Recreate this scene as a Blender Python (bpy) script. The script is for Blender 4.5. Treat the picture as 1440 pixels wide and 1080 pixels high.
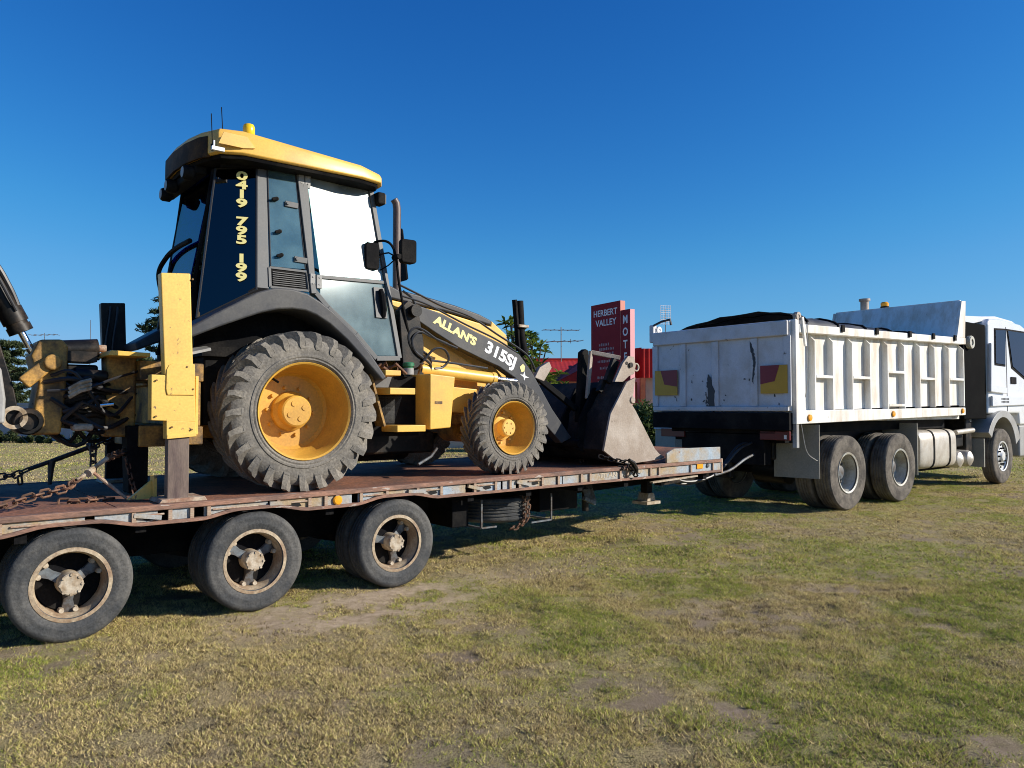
import bpy, bmesh, math, random
import numpy as np
from mathutils import Vector, Matrix, Quaternion

random.seed(4)
SC = bpy.context.scene
COL = SC.collection
for o in list(bpy.data.objects):
    bpy.data.objects.remove(o)

# ------------------------------------------------------------------ camera
cam_d = bpy.data.cameras.new('camera')
cam_d.sensor_width = 36.0
cam_d.lens = 36.0 * 1070.0 / 1440.0
cam_d.clip_start = 0.05
cam_d.clip_end = 3000
cam = bpy.data.objects.new('camera', cam_d)
COL.objects.link(cam)
cam.location = (0, 0, 1.553)
cam.rotation_euler = (math.radians(90 + 1.873), 0, 0)
SC.camera = cam

# ------------------------------------------------------------------ sky and sun
SUN = Vector((2.25, -0.30, 1.02)).normalized()
wd = bpy.data.worlds.new('World')
SC.world = wd
wd.use_nodes = True
wn = wd.node_tree
wn.nodes.clear()
sky = wn.nodes.new('ShaderNodeTexSky')
sky.sky_type = 'NISHITA'
sky.sun_disc = False
sky.sun_elevation = math.asin(SUN.z)
sky.sun_rotation = math.atan2(SUN.x, SUN.y)
sky.altitude = 0
sky.air_density = 1.0
sky.dust_density = 0.25
sky.ozone_density = 4.0
hs = wn.nodes.new('ShaderNodeHueSaturation')
hs.inputs['Saturation'].default_value = 1.18
bg = wn.nodes.new('ShaderNodeBackground')
bg.inputs['Strength'].default_value = 0.088
wo = wn.nodes.new('ShaderNodeOutputWorld')
wn.links.new(sky.outputs[0], hs.inputs['Color'])
sx = wn.nodes.new('ShaderNodeSeparateColor'); cx_ = wn.nodes.new('ShaderNodeCombineColor')
wn.links.new(hs.outputs[0], sx.inputs[0])
for i_, (g_, a_, c_) in enumerate(((1.55, 0.4415, 0.56), (1.29, 0.75, 1.0), (1.03, 1.225, 1.4))):   # colour rendering of the whole sky: a deeper blue
    pw = wn.nodes.new('ShaderNodeMath'); pw.operation = 'POWER'; pw.inputs[1].default_value = g_
    ml = wn.nodes.new('ShaderNodeMath'); ml.operation = 'MULTIPLY'; ml.inputs[1].default_value = a_
    lm = wn.nodes.new('ShaderNodeMath'); lm.operation = 'MULTIPLY'; lm.inputs[1].default_value = c_
    mn = wn.nodes.new('ShaderNodeMath'); mn.operation = 'MINIMUM'
    wn.links.new(sx.outputs[i_], pw.inputs[0]); wn.links.new(pw.outputs[0], ml.inputs[0])
    wn.links.new(sx.outputs[i_], lm.inputs[0]); wn.links.new(ml.outputs[0], mn.inputs[0]); wn.links.new(lm.outputs[0], mn.inputs[1])
    # gentle shoulder, as a camera renders a bright sky
    q1 = wn.nodes.new('ShaderNodeMath'); q1.operation = 'DIVIDE'; q1.inputs[1].default_value = (3.2, 4.4, 7.6)[i_]
    q2 = wn.nodes.new('ShaderNodeMath'); q2.operation = 'POWER'; q2.inputs[1].default_value = 4
    q3 = wn.nodes.new('ShaderNodeMath'); q3.operation = 'ADD'; q3.inputs[1].default_value = 1
    q4 = wn.nodes.new('ShaderNodeMath'); q4.operation = 'POWER'; q4.inputs[1].default_value = -0.25
    q5 = wn.nodes.new('ShaderNodeMath'); q5.operation = 'MULTIPLY'
    wn.links.new(mn.outputs[0], q1.inputs[0]); wn.links.new(q1.outputs[0], q2.inputs[0]); wn.links.new(q2.outputs[0], q3.inputs[0])
    wn.links.new(q3.outputs[0], q4.inputs[0]); wn.links.new(mn.outputs[0], q5.inputs[0]); wn.links.new(q4.outputs[0], q5.inputs[1])
    wn.links.new(q5.outputs[0], cx_.inputs[i_])
wn.links.new(cx_.outputs[0], bg.inputs['Color'])
wn.links.new(bg.outputs[0], wo.inputs['Surface'])
sl = bpy.data.lights.new('sun', 'SUN')
sl.energy = 4.6
sl.angle = math.radians(0.53)
sl.color = (1.0, 0.93, 0.82)
so = bpy.data.objects.new('sun', sl)
COL.objects.link(so)
so.location = (30, -4, 20)
so.rotation_euler = (-SUN).to_track_quat('-Z', 'Y').to_euler()
SC.view_settings.view_transform = 'Standard'
SC.view_settings.look = 'None'
SC.view_settings.gamma = 1.0
SC.view_settings.exposure = 0.45
SC.view_settings.use_curve_mapping = False
SC.cycles.max_bounces = 8
SC.cycles.use_denoising = True
SC.cycles.filter_width = 1.0
SC.cycles.sample_clamp_indirect = 3.0
SC.cycles.transparent_max_bounces = 12

# ------------------------------------------------------------------ frames
# the rig frame: s runs along the trailer towards the truck, t away from the camera, z up
P0 = Vector((-2.963, 5.066, 0))
HEAD = math.atan2(0.632, 0.775)
DS = Vector((math.cos(HEAD), math.sin(HEAD), 0))
DT = Vector((-math.sin(HEAD), math.cos(HEAD), 0))
ROT3 = Matrix.Rotation(HEAD, 3, 'Z')

def rig(s, t, z):
    return P0 + DS * s + DT * t + Vector((0, 0, z))

def deckz(s):
    return 0.862 + 0.0075 * s

# ------------------------------------------------------------------ mesh builder
class MB:
    def __init__(self):
        self.v = []
        self.f = []
    def add(self, vs, fs):
        b = len(self.v)
        self.v += [tuple(x) for x in vs]
        self.f += [tuple(i + b for i in f) for f in fs]
        return self
    def box(self, s0, s1, t0, t1, z0, z1):
        vs = [(s, t, z) for z in (z0, z1) for t in (t0, t1) for s in (s0, s1)]
        return self.add(vs, [(0, 2, 3, 1), (4, 5, 7, 6), (0, 1, 5, 4), (2, 6, 7, 3), (0, 4, 6, 2), (1, 3, 7, 5)])
    def prism(self, poly, lo, hi, axis='t'):
        n = len(poly)
        def mk(p, q):
            if axis == 't': return (p[0], q, p[1])
            if axis == 'z': return (p[0], p[1], q)
            return (q, p[0], p[1])
        vs = [mk(p, lo) for p in poly] + [mk(p, hi) for p in poly]
        fs = [tuple(range(n)), tuple(range(2 * n - 1, n - 1, -1))]
        fs += [(i, i + n, (i + 1) % n + n, (i + 1) % n) for i in range(n)]
        return self.add(vs, fs)
    def loft(self, secs, caps=True, closed=True):
        n = len(secs[0])
        vs = [p for s in secs for p in s]
        fs = []
        for k in range(len(secs) - 1):
            for i in range(n if closed else n - 1):
                j = (i + 1) % n
                fs.append((k * n + i, k * n + j, (k + 1) * n + j, (k + 1) * n + i))
        if caps and closed:
            fs.append(tuple(range(n - 1, -1, -1)))
            fs.append(tuple((len(secs) - 1) * n + i for i in range(n)))
        return self.add(vs, fs)
    def hose(self, path, r, n=6, k=6):
        P = [Vector(p) for p in path]
        P = [P[0] * 2 - P[1]] + P + [P[-1] * 2 - P[-2]]
        out = []
        for i in range(1, len(P) - 2):
            for j in range(k):
                t = j / k
                out.append(0.5 * (2 * P[i] + (P[i + 1] - P[i - 1]) * t + (2 * P[i - 1] - 5 * P[i] + 4 * P[i + 1] - P[i + 2]) * t * t + (3 * P[i] - P[i - 1] - 3 * P[i + 1] + P[i + 2]) * t ** 3))
        out.append(P[-2])
        return self.tube(out, r, n)
    def tube(self, path, r, n=8, closed=False):
        P = [Vector(p) for p in path]
        m = len(P)
        R = r if isinstance(r, (list, tuple)) else [r] * m
        secs = []
        up = None
        for i in range(m):
            if closed:
                d = (P[(i + 1) % m] - P[i - 1])
            else:
                d = (P[min(i + 1, m - 1)] - P[max(i - 1, 0)])
            d = d.normalized() if d.length > 1e-9 else Vector((0, 0, 1))
            if up is None:
                up = Vector((0, 0, 1)) if abs(d.z) < 0.9 else Vector((1, 0, 0))
            a = d.cross(up)
            a = a.normalized() if a.length > 1e-6 else d.orthogonal().normalized()
            b = a.cross(d).normalized()
            up = b
            secs.append([P[i] + (a * math.cos(2 * math.pi * k / n) + b * math.sin(2 * math.pi * k / n)) * R[i] for k in range(n)])
        if closed:
            secs.append(secs[0])
            return self.loft(secs, caps=False)
        return self.loft(secs)
    def cyl(self, p0, p1, r0, r1=None, n=24):
        return self.tube([p0, p1], [r0, r0 if r1 is None else r1], n)
    def lathe(self, prof, c=(0, 0, 0), n=48, axis='t', close=False):
        secs = []
        for (r, q) in prof:
            ring = []
            for k in range(n):
                a = 2 * math.pi * k / n
                x, y = r * math.cos(a), r * math.sin(a)
                if axis == 't': ring.append((c[0] + x, c[1] + q, c[2] + y))
                elif axis == 'z': ring.append((c[0] + x, c[1] + y, c[2] + q))
                else: ring.append((c[0] + q, c[1] + x, c[2] + y))
            secs.append(ring)
        if close: secs.append(secs[0])
        return self.loft(secs, caps=False)
    def bar(self, p0, p1, w, h, up=(0, 0, 1)):
        p0, p1 = Vector(p0), Vector(p1)
        d = (p1 - p0).normalized()
        u = Vector(up)
        a = d.cross(u)
        if a.length < 1e-3: a = d.cross(Vector((0, 1, 0)))
        a.normalize()
        b = a.cross(d).normalized()
        secs = [[p + a * w * x / 2 + b * h * y / 2 for x, y in ((-1, -1), (1, -1), (1, 1), (-1, 1))] for p in (p0, p1)]
        return self.loft(secs)
    def slab(self, pts, th, push=0.0):
        """polygon given by 3-D points, thickened along its normal"""
        P = [Vector(p) for p in pts]
        nrm = Vector((0, 0, 0))
        for i in range(len(P)):
            nrm += P[i].cross(P[(i + 1) % len(P)])
        nrm.normalize()
        n = len(P)
        vs = [p + nrm * push for p in P] + [p + nrm * (push - th) for p in P]
        fs = [tuple(range(n)), tuple(range(2 * n - 1, n - 1, -1))]
        fs += [(i, i + n, (i + 1) % n + n, (i + 1) % n) for i in range(n)]
        return self.add(vs, fs)
    def strip(self, inner, outer, lo, hi):
        """curved band in the s-z plane between two polylines, extruded along t"""
        secs = [[(a[0], lo, a[1]), (b[0], lo, b[1]), (b[0], hi, b[1]), (a[0], hi, a[1])] for a, b in zip(inner, outer)]
        return self.loft(secs)
    def mesh(self, name, off=(0, 0, 0), mat=None, angle=35, flat=False):
        me = bpy.data.meshes.new(name)
        v = [(x - off[0], y - off[1], z - off[2]) for x, y, z in self.v]
        me.from_pydata(v, [], self.f)
        bm = bmesh.new(); bm.from_mesh(me)
        bmesh.ops.recalc_face_normals(bm, faces=bm.faces)
        bm.to_mesh(me); bm.free()
        if not flat:
            me.polygons.foreach_set('use_smooth', [True] * len(me.polygons))
            me.set_sharp_from_angle(angle=math.radians(angle))
        if mat: me.materials.append(mat)
        return me

class Thing:
    def __init__(self, name, label, cat, base, group=None, world=False, rotz=0.0):
        e = bpy.data.objects.new(name, None)
        e.empty_display_size = 0.2
        COL.objects.link(e)
        self.base = tuple(base)
        if world:
            e.location = base; e.rotation_euler = (0, 0, rotz)
        else:
            e.location = rig(*base); e.rotation_euler = (0, 0, HEAD)
        e['label'] = label; e['category'] = cat
        if group: e['group'] = group
        self.e = e; self.world = world
    def part(self, name, mb, mat, parent=None, bevel=0.0, angle=35, flat=False, at=None, label=None, kind=None):
        """at=None: coordinates in the rig frame; at=(s,t,z): mesh drawn about its own origin and set there"""
        if isinstance(mb, MB):
            me = mb.mesh(name, (0, 0, 0) if (at is not None or self.world or (parent is not None and Vector(parent.location).length > 0)) else self.base, mat, angle, flat)
        else:
            me = mb
        o = bpy.data.objects.new(name, me)
        COL.objects.link(o)
        o.parent = parent or self.e
        if at is not None and parent is None:
            o.location = tuple(a - (0 if self.world else b) for a, b in zip(at, self.base))
        if bevel:
            m = o.modifiers.new('bevel', 'BEVEL')
            m.width = bevel; m.segments = 2; m.harden_normals = True; m.limit_method = 'ANGLE'; m.angle_limit = math.radians(40)
        if label: o['label'] = label
        if kind: o['kind'] = kind
        return o

def single(name, mb, mat, label, cat, base, group=None, world=False, bevel=0, kind=None):
    me = mb.mesh(name, base, mat)
    o = bpy.data.objects.new(name, me); COL.objects.link(o)
    if world: o.location = base
    else:
        o.location = rig(*base); o.rotation_euler = (0, 0, HEAD)
    if label: o['label'] = label
    if cat: o['category'] = cat
    if group: o['group'] = group
    if kind: o['kind'] = kind
    return o

def text_mesh(body, origin, a, b, size, mat, depth=0.003, bold=0.0, align='CENTER', sx=1.0, line=1.0, off=(0, 0, 0), name='lettering', shear=0.0, space=1.0):
    cu = bpy.data.curves.new('letters', 'FONT')
    cu.body = body; cu.size = size; cu.extrude = depth; cu.offset = bold
    cu.align_x = align; cu.align_y = 'CENTER'; cu.space_line = line; cu.shear = shear
    cu.space_character = space; cu.resolution_u = 3
    ob = bpy.data.objects.new('letters', cu)
    COL.objects.link(ob)
    dg = bpy.context.evaluated_depsgraph_get()
    me = bpy.data.meshes.new_from_object(ob.evaluated_get(dg))
    bpy.data.objects.remove(ob)
    A = Vector(a).normalized(); B = Vector(b).normalized(); N = A.cross(B).normalized()
    O = Vector(origin) - Vector(off)
    for v in me.vertices:
        c = v.co.copy()
        v.co = O + A * c.x * sx + B * c.y + N * c.z
    me.materials.clear(); me.materials.append(mat)
    me.name = name
    return me

# ------------------------------------------------------------------ materials
def new_mat(name):
    m = bpy.data.materials.new(name); m.use_nodes = True
    nt = m.node_tree; nt.nodes.clear()
    out = nt.nodes.new('ShaderNodeOutputMaterial')
    return m, nt, out

def weathered(name, base, dirt=None, amt=0.35, scale=2.5, fine=60.0, rough=0.5, metal=0.0, bump=0.15, chips=None, chip_amt=0.0, chip_scale=9.0, spec=0.5, stretch=(1, 1, 1), coat=0.0, var=0.25, bumpd=0.01):
    m, nt, out = new_mat(name)
    N, L = nt.nodes, nt.links
    p = N.new('ShaderNodeBsdfPrincipled')
    L.new(p.outputs[0], out.inputs['Surface'])
    tc = N.new('ShaderNodeTexCoord')
    mp = N.new('ShaderNodeMapping'); mp.inputs['Scale'].default_value = stretch
    L.new(tc.outputs['Object'], mp.inputs['Vector'])
    n1 = N.new('ShaderNodeTexNoise'); n1.inputs['Scale'].default_value = scale; n1.inputs['Detail'].default_value = 8; n1.inputs['Roughness'].default_value = 0.65
    n2 = N.new('ShaderNodeTexNoise'); n2.inputs['Scale'].default_value = fine; n2.inputs['Detail'].default_value = 4
    for n in (n1, n2): L.new(mp.outputs[0], n.inputs['Vector'])
    r1 = N.new('ShaderNodeValToRGB')
    r1.color_ramp.elements[0].position = 0.62 - amt * 0.5
    r1.color_ramp.elements[1].position = 0.74 - amt * 0.3
    L.new(n1.outputs['Fac'], r1.inputs['Fac'])
    mx = N.new('ShaderNodeMix'); mx.data_type = 'RGBA'
    mx.inputs['A'].default_value = (*base, 1); mx.inputs['B'].default_value = (*(dirt or base), 1)
    L.new(r1.outputs['Color'], mx.inputs['Factor'])
    col = mx.outputs['Result']
    rv = N.new('ShaderNodeMapRange'); rv.inputs['From Min'].default_value = 0.3; rv.inputs['From Max'].default_value = 0.7
    rv.inputs['To Min'].default_value = 1 - var; rv.inputs['To Max'].default_value = 1 + var * 0.6
    L.new(n2.outputs['Fac'], rv.inputs['Value'])
    mu = N.new('ShaderNodeMix'); mu.data_type = 'RGBA'; mu.blend_type = 'MULTIPLY'; mu.inputs['Factor'].default_value = 1
    L.new(col, mu.inputs['A']); L.new(rv.outputs[0], mu.inputs['B'])
    col = mu.outputs['Result']
    if chips:
        n3 = N.new('ShaderNodeTexNoise'); n3.inputs['Scale'].default_value = chip_scale; n3.inputs['Detail'].default_value = 10; n3.inputs['Roughness'].default_value = 0.7
        L.new(mp.outputs[0], n3.inputs['Vector'])
        r3 = N.new('ShaderNodeValToRGB'); r3.color_ramp.elements[0].position = 0.70 - chip_amt; r3.color_ramp.elements[1].position = 0.73 - chip_amt
        L.new(n3.outputs['Fac'], r3.inputs['Fac'])
        m3 = N.new('ShaderNodeMix'); m3.data_type = 'RGBA'; m3.inputs['B'].default_value = (*chips, 1)
        L.new(r3.outputs['Color'], m3.inputs['Factor']); L.new(col, m3.inputs['A'])
        col = m3.outputs['Result']
    L.new(col, p.inputs['Base Color'])
    p.inputs['Metallic'].default_value = metal
    p.inputs['Specular IOR Level'].default_value = spec
    p.inputs['Coat Weight'].default_value = coat
    rr = N.new('ShaderNodeMapRange'); rr.inputs['To Min'].default_value = max(0.02, rough - 0.1); rr.inputs['To Max'].default_value = min(1, rough + 0.15)
    L.new(n1.outputs['Fac'], rr.inputs['Value']); L.new(rr.outputs[0], p.inputs['Roughness'])
    if bump:
        bp = N.new('ShaderNodeBump'); bp.inputs['Strength'].default_value = bump; bp.inputs['Distance'].default_value = bumpd
        ad = N.new('ShaderNodeMath'); ad.operation = 'ADD'
        L.new(n1.outputs['Fac'], ad.inputs[0]); L.new(n2.outputs['Fac'], ad.inputs[1])
        L.new(ad.outputs[0], bp.inputs['Height']); L.new(bp.outputs[0], p.inputs['Normal'])
    return m

def plain(name, c, rough=0.5, metal=0.0, spec=0.5, emit=None):
    m, nt, out = new_mat(name)
    p = nt.nodes.new('ShaderNodeBsdfPrincipled')
    p.inputs['Base Color'].default_value = (*c, 1); p.inputs['Roughness'].default_value = rough
    p.inputs['Metallic'].default_value = metal; p.inputs['Specular IOR Level'].default_value = spec
    n = nt.nodes.new('ShaderNodeTexNoise'); n.inputs['Scale'].default_value = 30
    mr = nt.nodes.new('ShaderNodeMapRange'); mr.inputs['To Min'].default_value = 0.8; mr.inputs['To Max'].default_value = 1.15
    mu = nt.nodes.new('ShaderNodeMix'); mu.data_type = 'RGBA'; mu.blend_type = 'MULTIPLY'; mu.inputs['Factor'].default_value = 1
    mu.inputs['A'].default_value = (*c, 1)
    nt.links.new(n.outputs['Fac'], mr.inputs['Value']); nt.links.new(mr.outputs[0], mu.inputs['B']); nt.links.new(mu.outputs['Result'], p.inputs['Base Color'])
    nt.links.new(p.outputs[0], out.inputs['Surface'])
    return m

def glass(name, tint, rough=0.02, refl=0.10, dust=0.0, dustcol=(0.5, 0.55, 0.55), edge=0.6):
    m, nt, out = new_mat(name)
    N, L = nt.nodes, nt.links
    tr = N.new('ShaderNodeBsdfTransparent'); tr.inputs['Color'].default_value = (*tint, 1)
    gl = N.new('ShaderNodeBsdfGlossy'); gl.inputs['Roughness'].default_value = rough
    lw = N.new('ShaderNodeLayerWeight'); lw.inputs['Blend'].default_value = 0.35
    mr = N.new('ShaderNodeMapRange'); mr.inputs['To Min'].default_value = refl; mr.inputs['To Max'].default_value = edge
    L.new(lw.outputs['Fresnel'], mr.inputs['Value'])
    mx = N.new('ShaderNodeMixShader'); L.new(mr.outputs[0], mx.inputs[0])
    df = N.new('ShaderNodeBsdfDiffuse'); df.inputs['Color'].default_value = (*dustcol, 1)
    tc = N.new('ShaderNodeTexCoord'); no = N.new('ShaderNodeTexNoise'); no.inputs['Scale'].default_value = 5; no.inputs['Detail'].default_value = 8
    L.new(tc.outputs['Object'], no.inputs['Vector'])
    dm = N.new('ShaderNodeMath'); dm.operation = 'MULTIPLY'; dm.inputs[1].default_value = dust * 2
    L.new(no.outputs['Fac'], dm.inputs[0])
    m2 = N.new('ShaderNodeMixShader'); L.new(dm.outputs[0], m2.inputs[0])
    L.new(tr.outputs[0], m2.inputs[1]); L.new(df.outputs[0], m2.inputs[2])
    L.new(m2.outputs[0], mx.inputs[1]); L.new(gl.outputs[0], mx.inputs[2])
    L.new(mx.outputs[0], out.inputs['Surface'])
    return m

M = {}
M['yellow'] = weathered('yellow_paint', (0.80, 0.47, 0.085), (0.62, 0.36, 0.08), amt=0.25, rough=0.38, bump=0.04, chips=(0.22, 0.14, 0.06), chip_amt=0.0, var=0.08, bumpd=0.004)
M['yellow_worn'] = weathered('worn_yellow_paint', (0.80, 0.50, 0.11), (0.70, 0.42, 0.10), amt=0.3, rough=0.42, bump=0.06, chips=(0.16, 0.10, 0.06), chip_amt=0.085, chip_scale=14, var=0.1, bumpd=0.004)
M['yellow_rim'] = weathered('yellow_rim_paint', (0.66, 0.365, 0.055), (0.50, 0.27, 0.05), amt=0.35, rough=0.4, bump=0.06, chips=(0.18, 0.09, 0.04), chip_amt=0.03, var=0.12, bumpd=0.004)
M['yellow_dark'] = weathered('grimy_yellow_paint', (0.50, 0.27, 0.055), (0.09, 0.055, 0.025), amt=0.45, scale=5, rough=0.6, bump=0.2, var=0.3)
M['charcoal'] = weathered('charcoal_paint', (0.046, 0.048, 0.054), (0.085, 0.083, 0.08), amt=0.35, rough=0.45, spec=0.3, bump=0.05, var=0.15, bumpd=0.004)
M['frame_grey'] = weathered('grey_frame_paint', (0.082, 0.086, 0.088), (0.12, 0.118, 0.112), amt=0.4, rough=0.5, bump=0.04, var=0.12, bumpd=0.003)
M['black'] = weathered('black_paint', (0.007, 0.007, 0.008), (0.022, 0.020, 0.018), amt=0.35, rough=0.65, bump=0.12, var=0.3, spec=0.06)
M['greasy'] = weathered('greasy_black_steel', (0.008, 0.0075, 0.007), (0.045, 0.032, 0.022), amt=0.3, scale=6, rough=0.42, bump=0.12, var=0.4, bumpd=0.005, spec=0.25)
M['rubber_hose'] = plain('hose_rubber', (0.022, 0.022, 0.024), 0.45)
M['chrome'] = plain('chrome_rod', (0.75, 0.75, 0.78), 0.12, 1.0)
M['tyre_dusty'] = weathered('dusty_tyre_rubber', (0.13, 0.122, 0.11), (0.235, 0.212, 0.178), amt=0.5, scale=4, rough=0.85, bump=0.35, var=0.3, spec=0.2)
M['tyre_black'] = weathered('black_tyre_rubber', (0.048, 0.05, 0.052), (0.11, 0.106, 0.098), amt=0.4, scale=3.5, rough=0.7, bump=0.3, var=0.3, spec=0.3)
M['tyre_brown'] = weathered('muddy_tyre_rubber', (0.075, 0.066, 0.058), (0.17, 0.15, 0.125), amt=0.5, scale=5, rough=0.85, bump=0.5, var=0.35, spec=0.2)
M['rim_trailer'] = weathered('tan_rim_paint', (0.50, 0.41, 0.28), (0.27, 0.18, 0.11), amt=0.5, scale=7, rough=0.5, bump=0.15, var=0.25)
M['rim_silver'] = weathered('silver_rim_paint', (0.50, 0.50, 0.45), (0.36, 0.31, 0.23), amt=0.4, scale=5, rough=0.5, metal=0.0, bump=0.08, var=0.2)
M['hub_pale'] = weathered('pale_hub_paint', (0.50, 0.43, 0.33), (0.28, 0.2, 0.12), amt=0.45, scale=12, rough=0.6, bump=0.1, var=0.2)
M['spoke_grey'] = weathered('grey_spoke_paint', (0.15, 0.175, 0.195), (0.07, 0.055, 0.045), amt=0.5, scale=10, rough=0.55, bump=0.1, var=0.25)
M['rust'] = weathered('rusty_deck_steel', (0.33, 0.145, 0.085), (0.17, 0.095, 0.07), amt=0.5, scale=3, fine=45, rough=0.85, bump=0.35, chips=(0.34, 0.19, 0.12), chip_amt=0.06, chip_scale=6, var=0.35, spec=0.2)
M['rust_edge'] = weathered('worn_rust_edge', (0.33, 0.17, 0.11), (0.17, 0.10, 0.075), amt=0.5, scale=6, rough=0.75, bump=0.3, chips=(0.42, 0.36, 0.31), chip_amt=0.1, chip_scale=8, var=0.3, stretch=(0.5, 2, 2))
M['rail_paint'] = weathered('weathered_blue_grey_paint', (0.31, 0.385, 0.455), (0.36, 0.265, 0.15), amt=0.5, scale=2.6, rough=0.6, bump=0.15, chips=(0.23, 0.12, 0.07), chip_amt=0.075, chip_scale=11, var=0.2)
M['rust_post'] = weathered('rust_stained_post', (0.30, 0.16, 0.10), (0.46, 0.38, 0.28), amt=0.45, scale=8, rough=0.75, bump=0.2, var=0.3)
M['steel_worn'] = weathered('worn_bucket_steel', (0.41, 0.345, 0.285), (0.30, 0.235, 0.18), amt=0.5, scale=3.5, rough=0.55, metal=0.0, bump=0.15, chips=(0.10, 0.07, 0.05), chip_amt=0.04, chip_scale=7, var=0.15)
M['leg_steel'] = weathered('scuffed_leg_steel', (0.085, 0.055, 0.05), (0.16, 0.115, 0.09), amt=0.4, scale=4, rough=0.45, metal=0.0, bump=0.1, var=0.2, stretch=(2, 2, .4))
M['white'] = weathered('white_truck_paint', (0.78, 0.77, 0.73), (0.60, 0.52, 0.42), amt=0.34, scale=1.6, rough=0.45, bump=0.03, chips=(0.17, 0.12, 0.09), chip_amt=0.03, chip_scale=8, var=0.08, bumpd=0.003, stretch=(2.5, 2.5, .55))
M['white_tail'] = weathered('scuffed_shaded_white', (0.60, 0.60, 0.62), (0.50, 0.48, 0.46), amt=0.35, scale=2.2, rough=0.5, bump=0.05, chips=(0.07, 0.06, 0.055), chip_amt=0.055, chip_scale=8, var=0.08, bumpd=0.004)  # scuffs and dirt, plus the tailgate's shade lowered into the base white
M['white_cab'] = weathered('clean_white_cab_paint', (0.76, 0.77, 0.78), (0.70, 0.70, 0.69), amt=0.25, rough=0.22, bump=0.0, var=0.03, coat=0.4)
M['grey_plastic'] = weathered('grey_plastic', (0.34, 0.34, 0.33), (0.27, 0.26, 0.24), amt=0.4, rough=0.5, bump=0.05, var=0.1)
M['tank'] = weathered('dull_aluminium_tank', (0.60, 0.56, 0.49), (0.45, 0.40, 0.33), amt=0.4, scale=4, rough=0.4, metal=0.35, bump=0.05, var=0.1)
M['flap'] = weathered('pale_mudflap_rubber', (0.24, 0.24, 0.215), (0.30, 0.28, 0.24), amt=0.5, rough=0.85, bump=0.1, var=0.2)  # rubber made paler in place of sunlight on the rear flap
M['tarp'] = weathered('black_mesh_tarp', (0.03, 0.03, 0.033), (0.07, 0.07, 0.075), amt=0.4, rough=0.6, bump=0.2, var=0.4, fine=160)
M['amber'] = plain('amber_lens', (0.85, 0.36, 0.02), 0.25)
M['red_lens'] = plain('red_lens', (0.10, 0.008, 0.01), 0.3)
M['marker_red'] = weathered('faded_red_marker', (0.22, 0.012, 0.022), (0.19, 0.012, 0.02), rough=0.4, bump=0, var=0.05)
M['marker_yellow'] = weathered('yellow_marker', (0.60, 0.32, 0.015), (0.52, 0.28, 0.015), rough=0.4, bump=0, var=0.05)
M['beacon'] = plain('beacon_yellow_lens', (0.85, 0.55, 0.01), 0.2)
M['decal_yellow'] = plain('cream_yellow_decal', (0.82, 0.72, 0.28), 0.5)
M['decal_white'] = plain('white_decal', (0.82, 0.82, 0.82), 0.5)
M['decal_dark'] = plain('dark_decal', (0.03, 0.03, 0.035), 0.5)
M['green_cap'] = plain('green_cap_plastic', (0.03, 0.16, 0.07), 0.4)
M['chain_rust'] = weathered('rusty_chain', (0.24, 0.12, 0.07), (0.10, 0.06, 0.04), amt=0.5, scale=20, rough=0.7, bump=0.2, metal=0.3)
M['chain_dark'] = weathered('dark_chain', (0.05, 0.045, 0.045), (0.12, 0.08, 0.06), amt=0.35, scale=20, rough=0.5, bump=0.2, metal=0.4)
M['seat'] = plain('dark_seat_vinyl', (0.05, 0.05, 0.055), 0.6)
M['interior'] = plain('grey_cab_lining', (0.11, 0.12, 0.125), 0.7)
M['glass_quarter'] = glass('tinted_quarter_glass', (0.012, 0.016, 0.035), 0.01, 0.06, edge=0.5)
M['glass_rear'] = glass('rear_glass_sky_tint', (0.02, 0.10, 0.42), 0.01, 0.10, edge=0.7)  # the blue of the reflected sky is put into the tint
M['glass_side'] = glass('side_glass', (0.45, 0.62, 0.62), 0.03, 0.14, dust=0.30, dustcol=(0.20, 0.34, 0.36))
M['glass_door'] = glass('dusty_door_glass', (0.42, 0.58, 0.60), 0.30, 0.0, dust=0.30, dustcol=(0.62, 0.66, 0.64))
M['glass_door_low'] = glass('lower_door_glass', (0.36, 0.52, 0.54), 0.06, 0.05, dust=0.26, dustcol=(0.36, 0.48, 0.48))
M['glass_cab'] = glass('truck_cab_glass', (0.10, 0.13, 0.16), 0.01, 0.12, edge=0.7)
M['sign_red'] = weathered('dark_red_sign_face', (0.27, 0.026, 0.032), (0.24, 0.024, 0.03), amt=0.3, rough=0.6, spec=0.1, bump=0, var=0.05)
M['sign_edge'] = plain('sunlit_sign_edge', (0.62, 0.20, 0.14), 0.5)  # both edge tones hold the sunlight on the slabs' end faces
M['sign_edge_pink'] = plain('sunlit_pink_sign_edge', (0.70, 0.30, 0.32), 0.5)
M['roof_red'] = weathered('red_corrugated_iron', (0.45, 0.035, 0.03), (0.35, 0.03, 0.028), amt=0.4, rough=0.6, spec=0.1, bump=0.03, var=0.12)
M['cream'] = weathered('cream_render', (0.62, 0.50, 0.38), (0.52, 0.42, 0.32), amt=0.3, rough=0.8, bump=0.05, var=0.1)
M['wood_post'] = weathered('brown_timber', (0.30, 0.10, 0.045), (0.2, 0.07, 0.035), amt=0.4, rough=0.7, bump=0.1, var=0.15)
M['alu'] = plain('antenna_aluminium', (0.11, 0.11, 0.12), 0.5, 0.0)
M['concrete'] = weathered('grey_rendered_wall', (0.33, 0.35, 0.37), (0.27, 0.28, 0.30), amt=0.4, rough=0.85, bump=0.05, var=0.1)
M['bark'] = weathered('grey_brown_bark', (0.13, 0.10, 0.075), (0.08, 0.06, 0.05), amt=0.5, scale=8, rough=0.9, bump=0.4, var=0.3)

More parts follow.
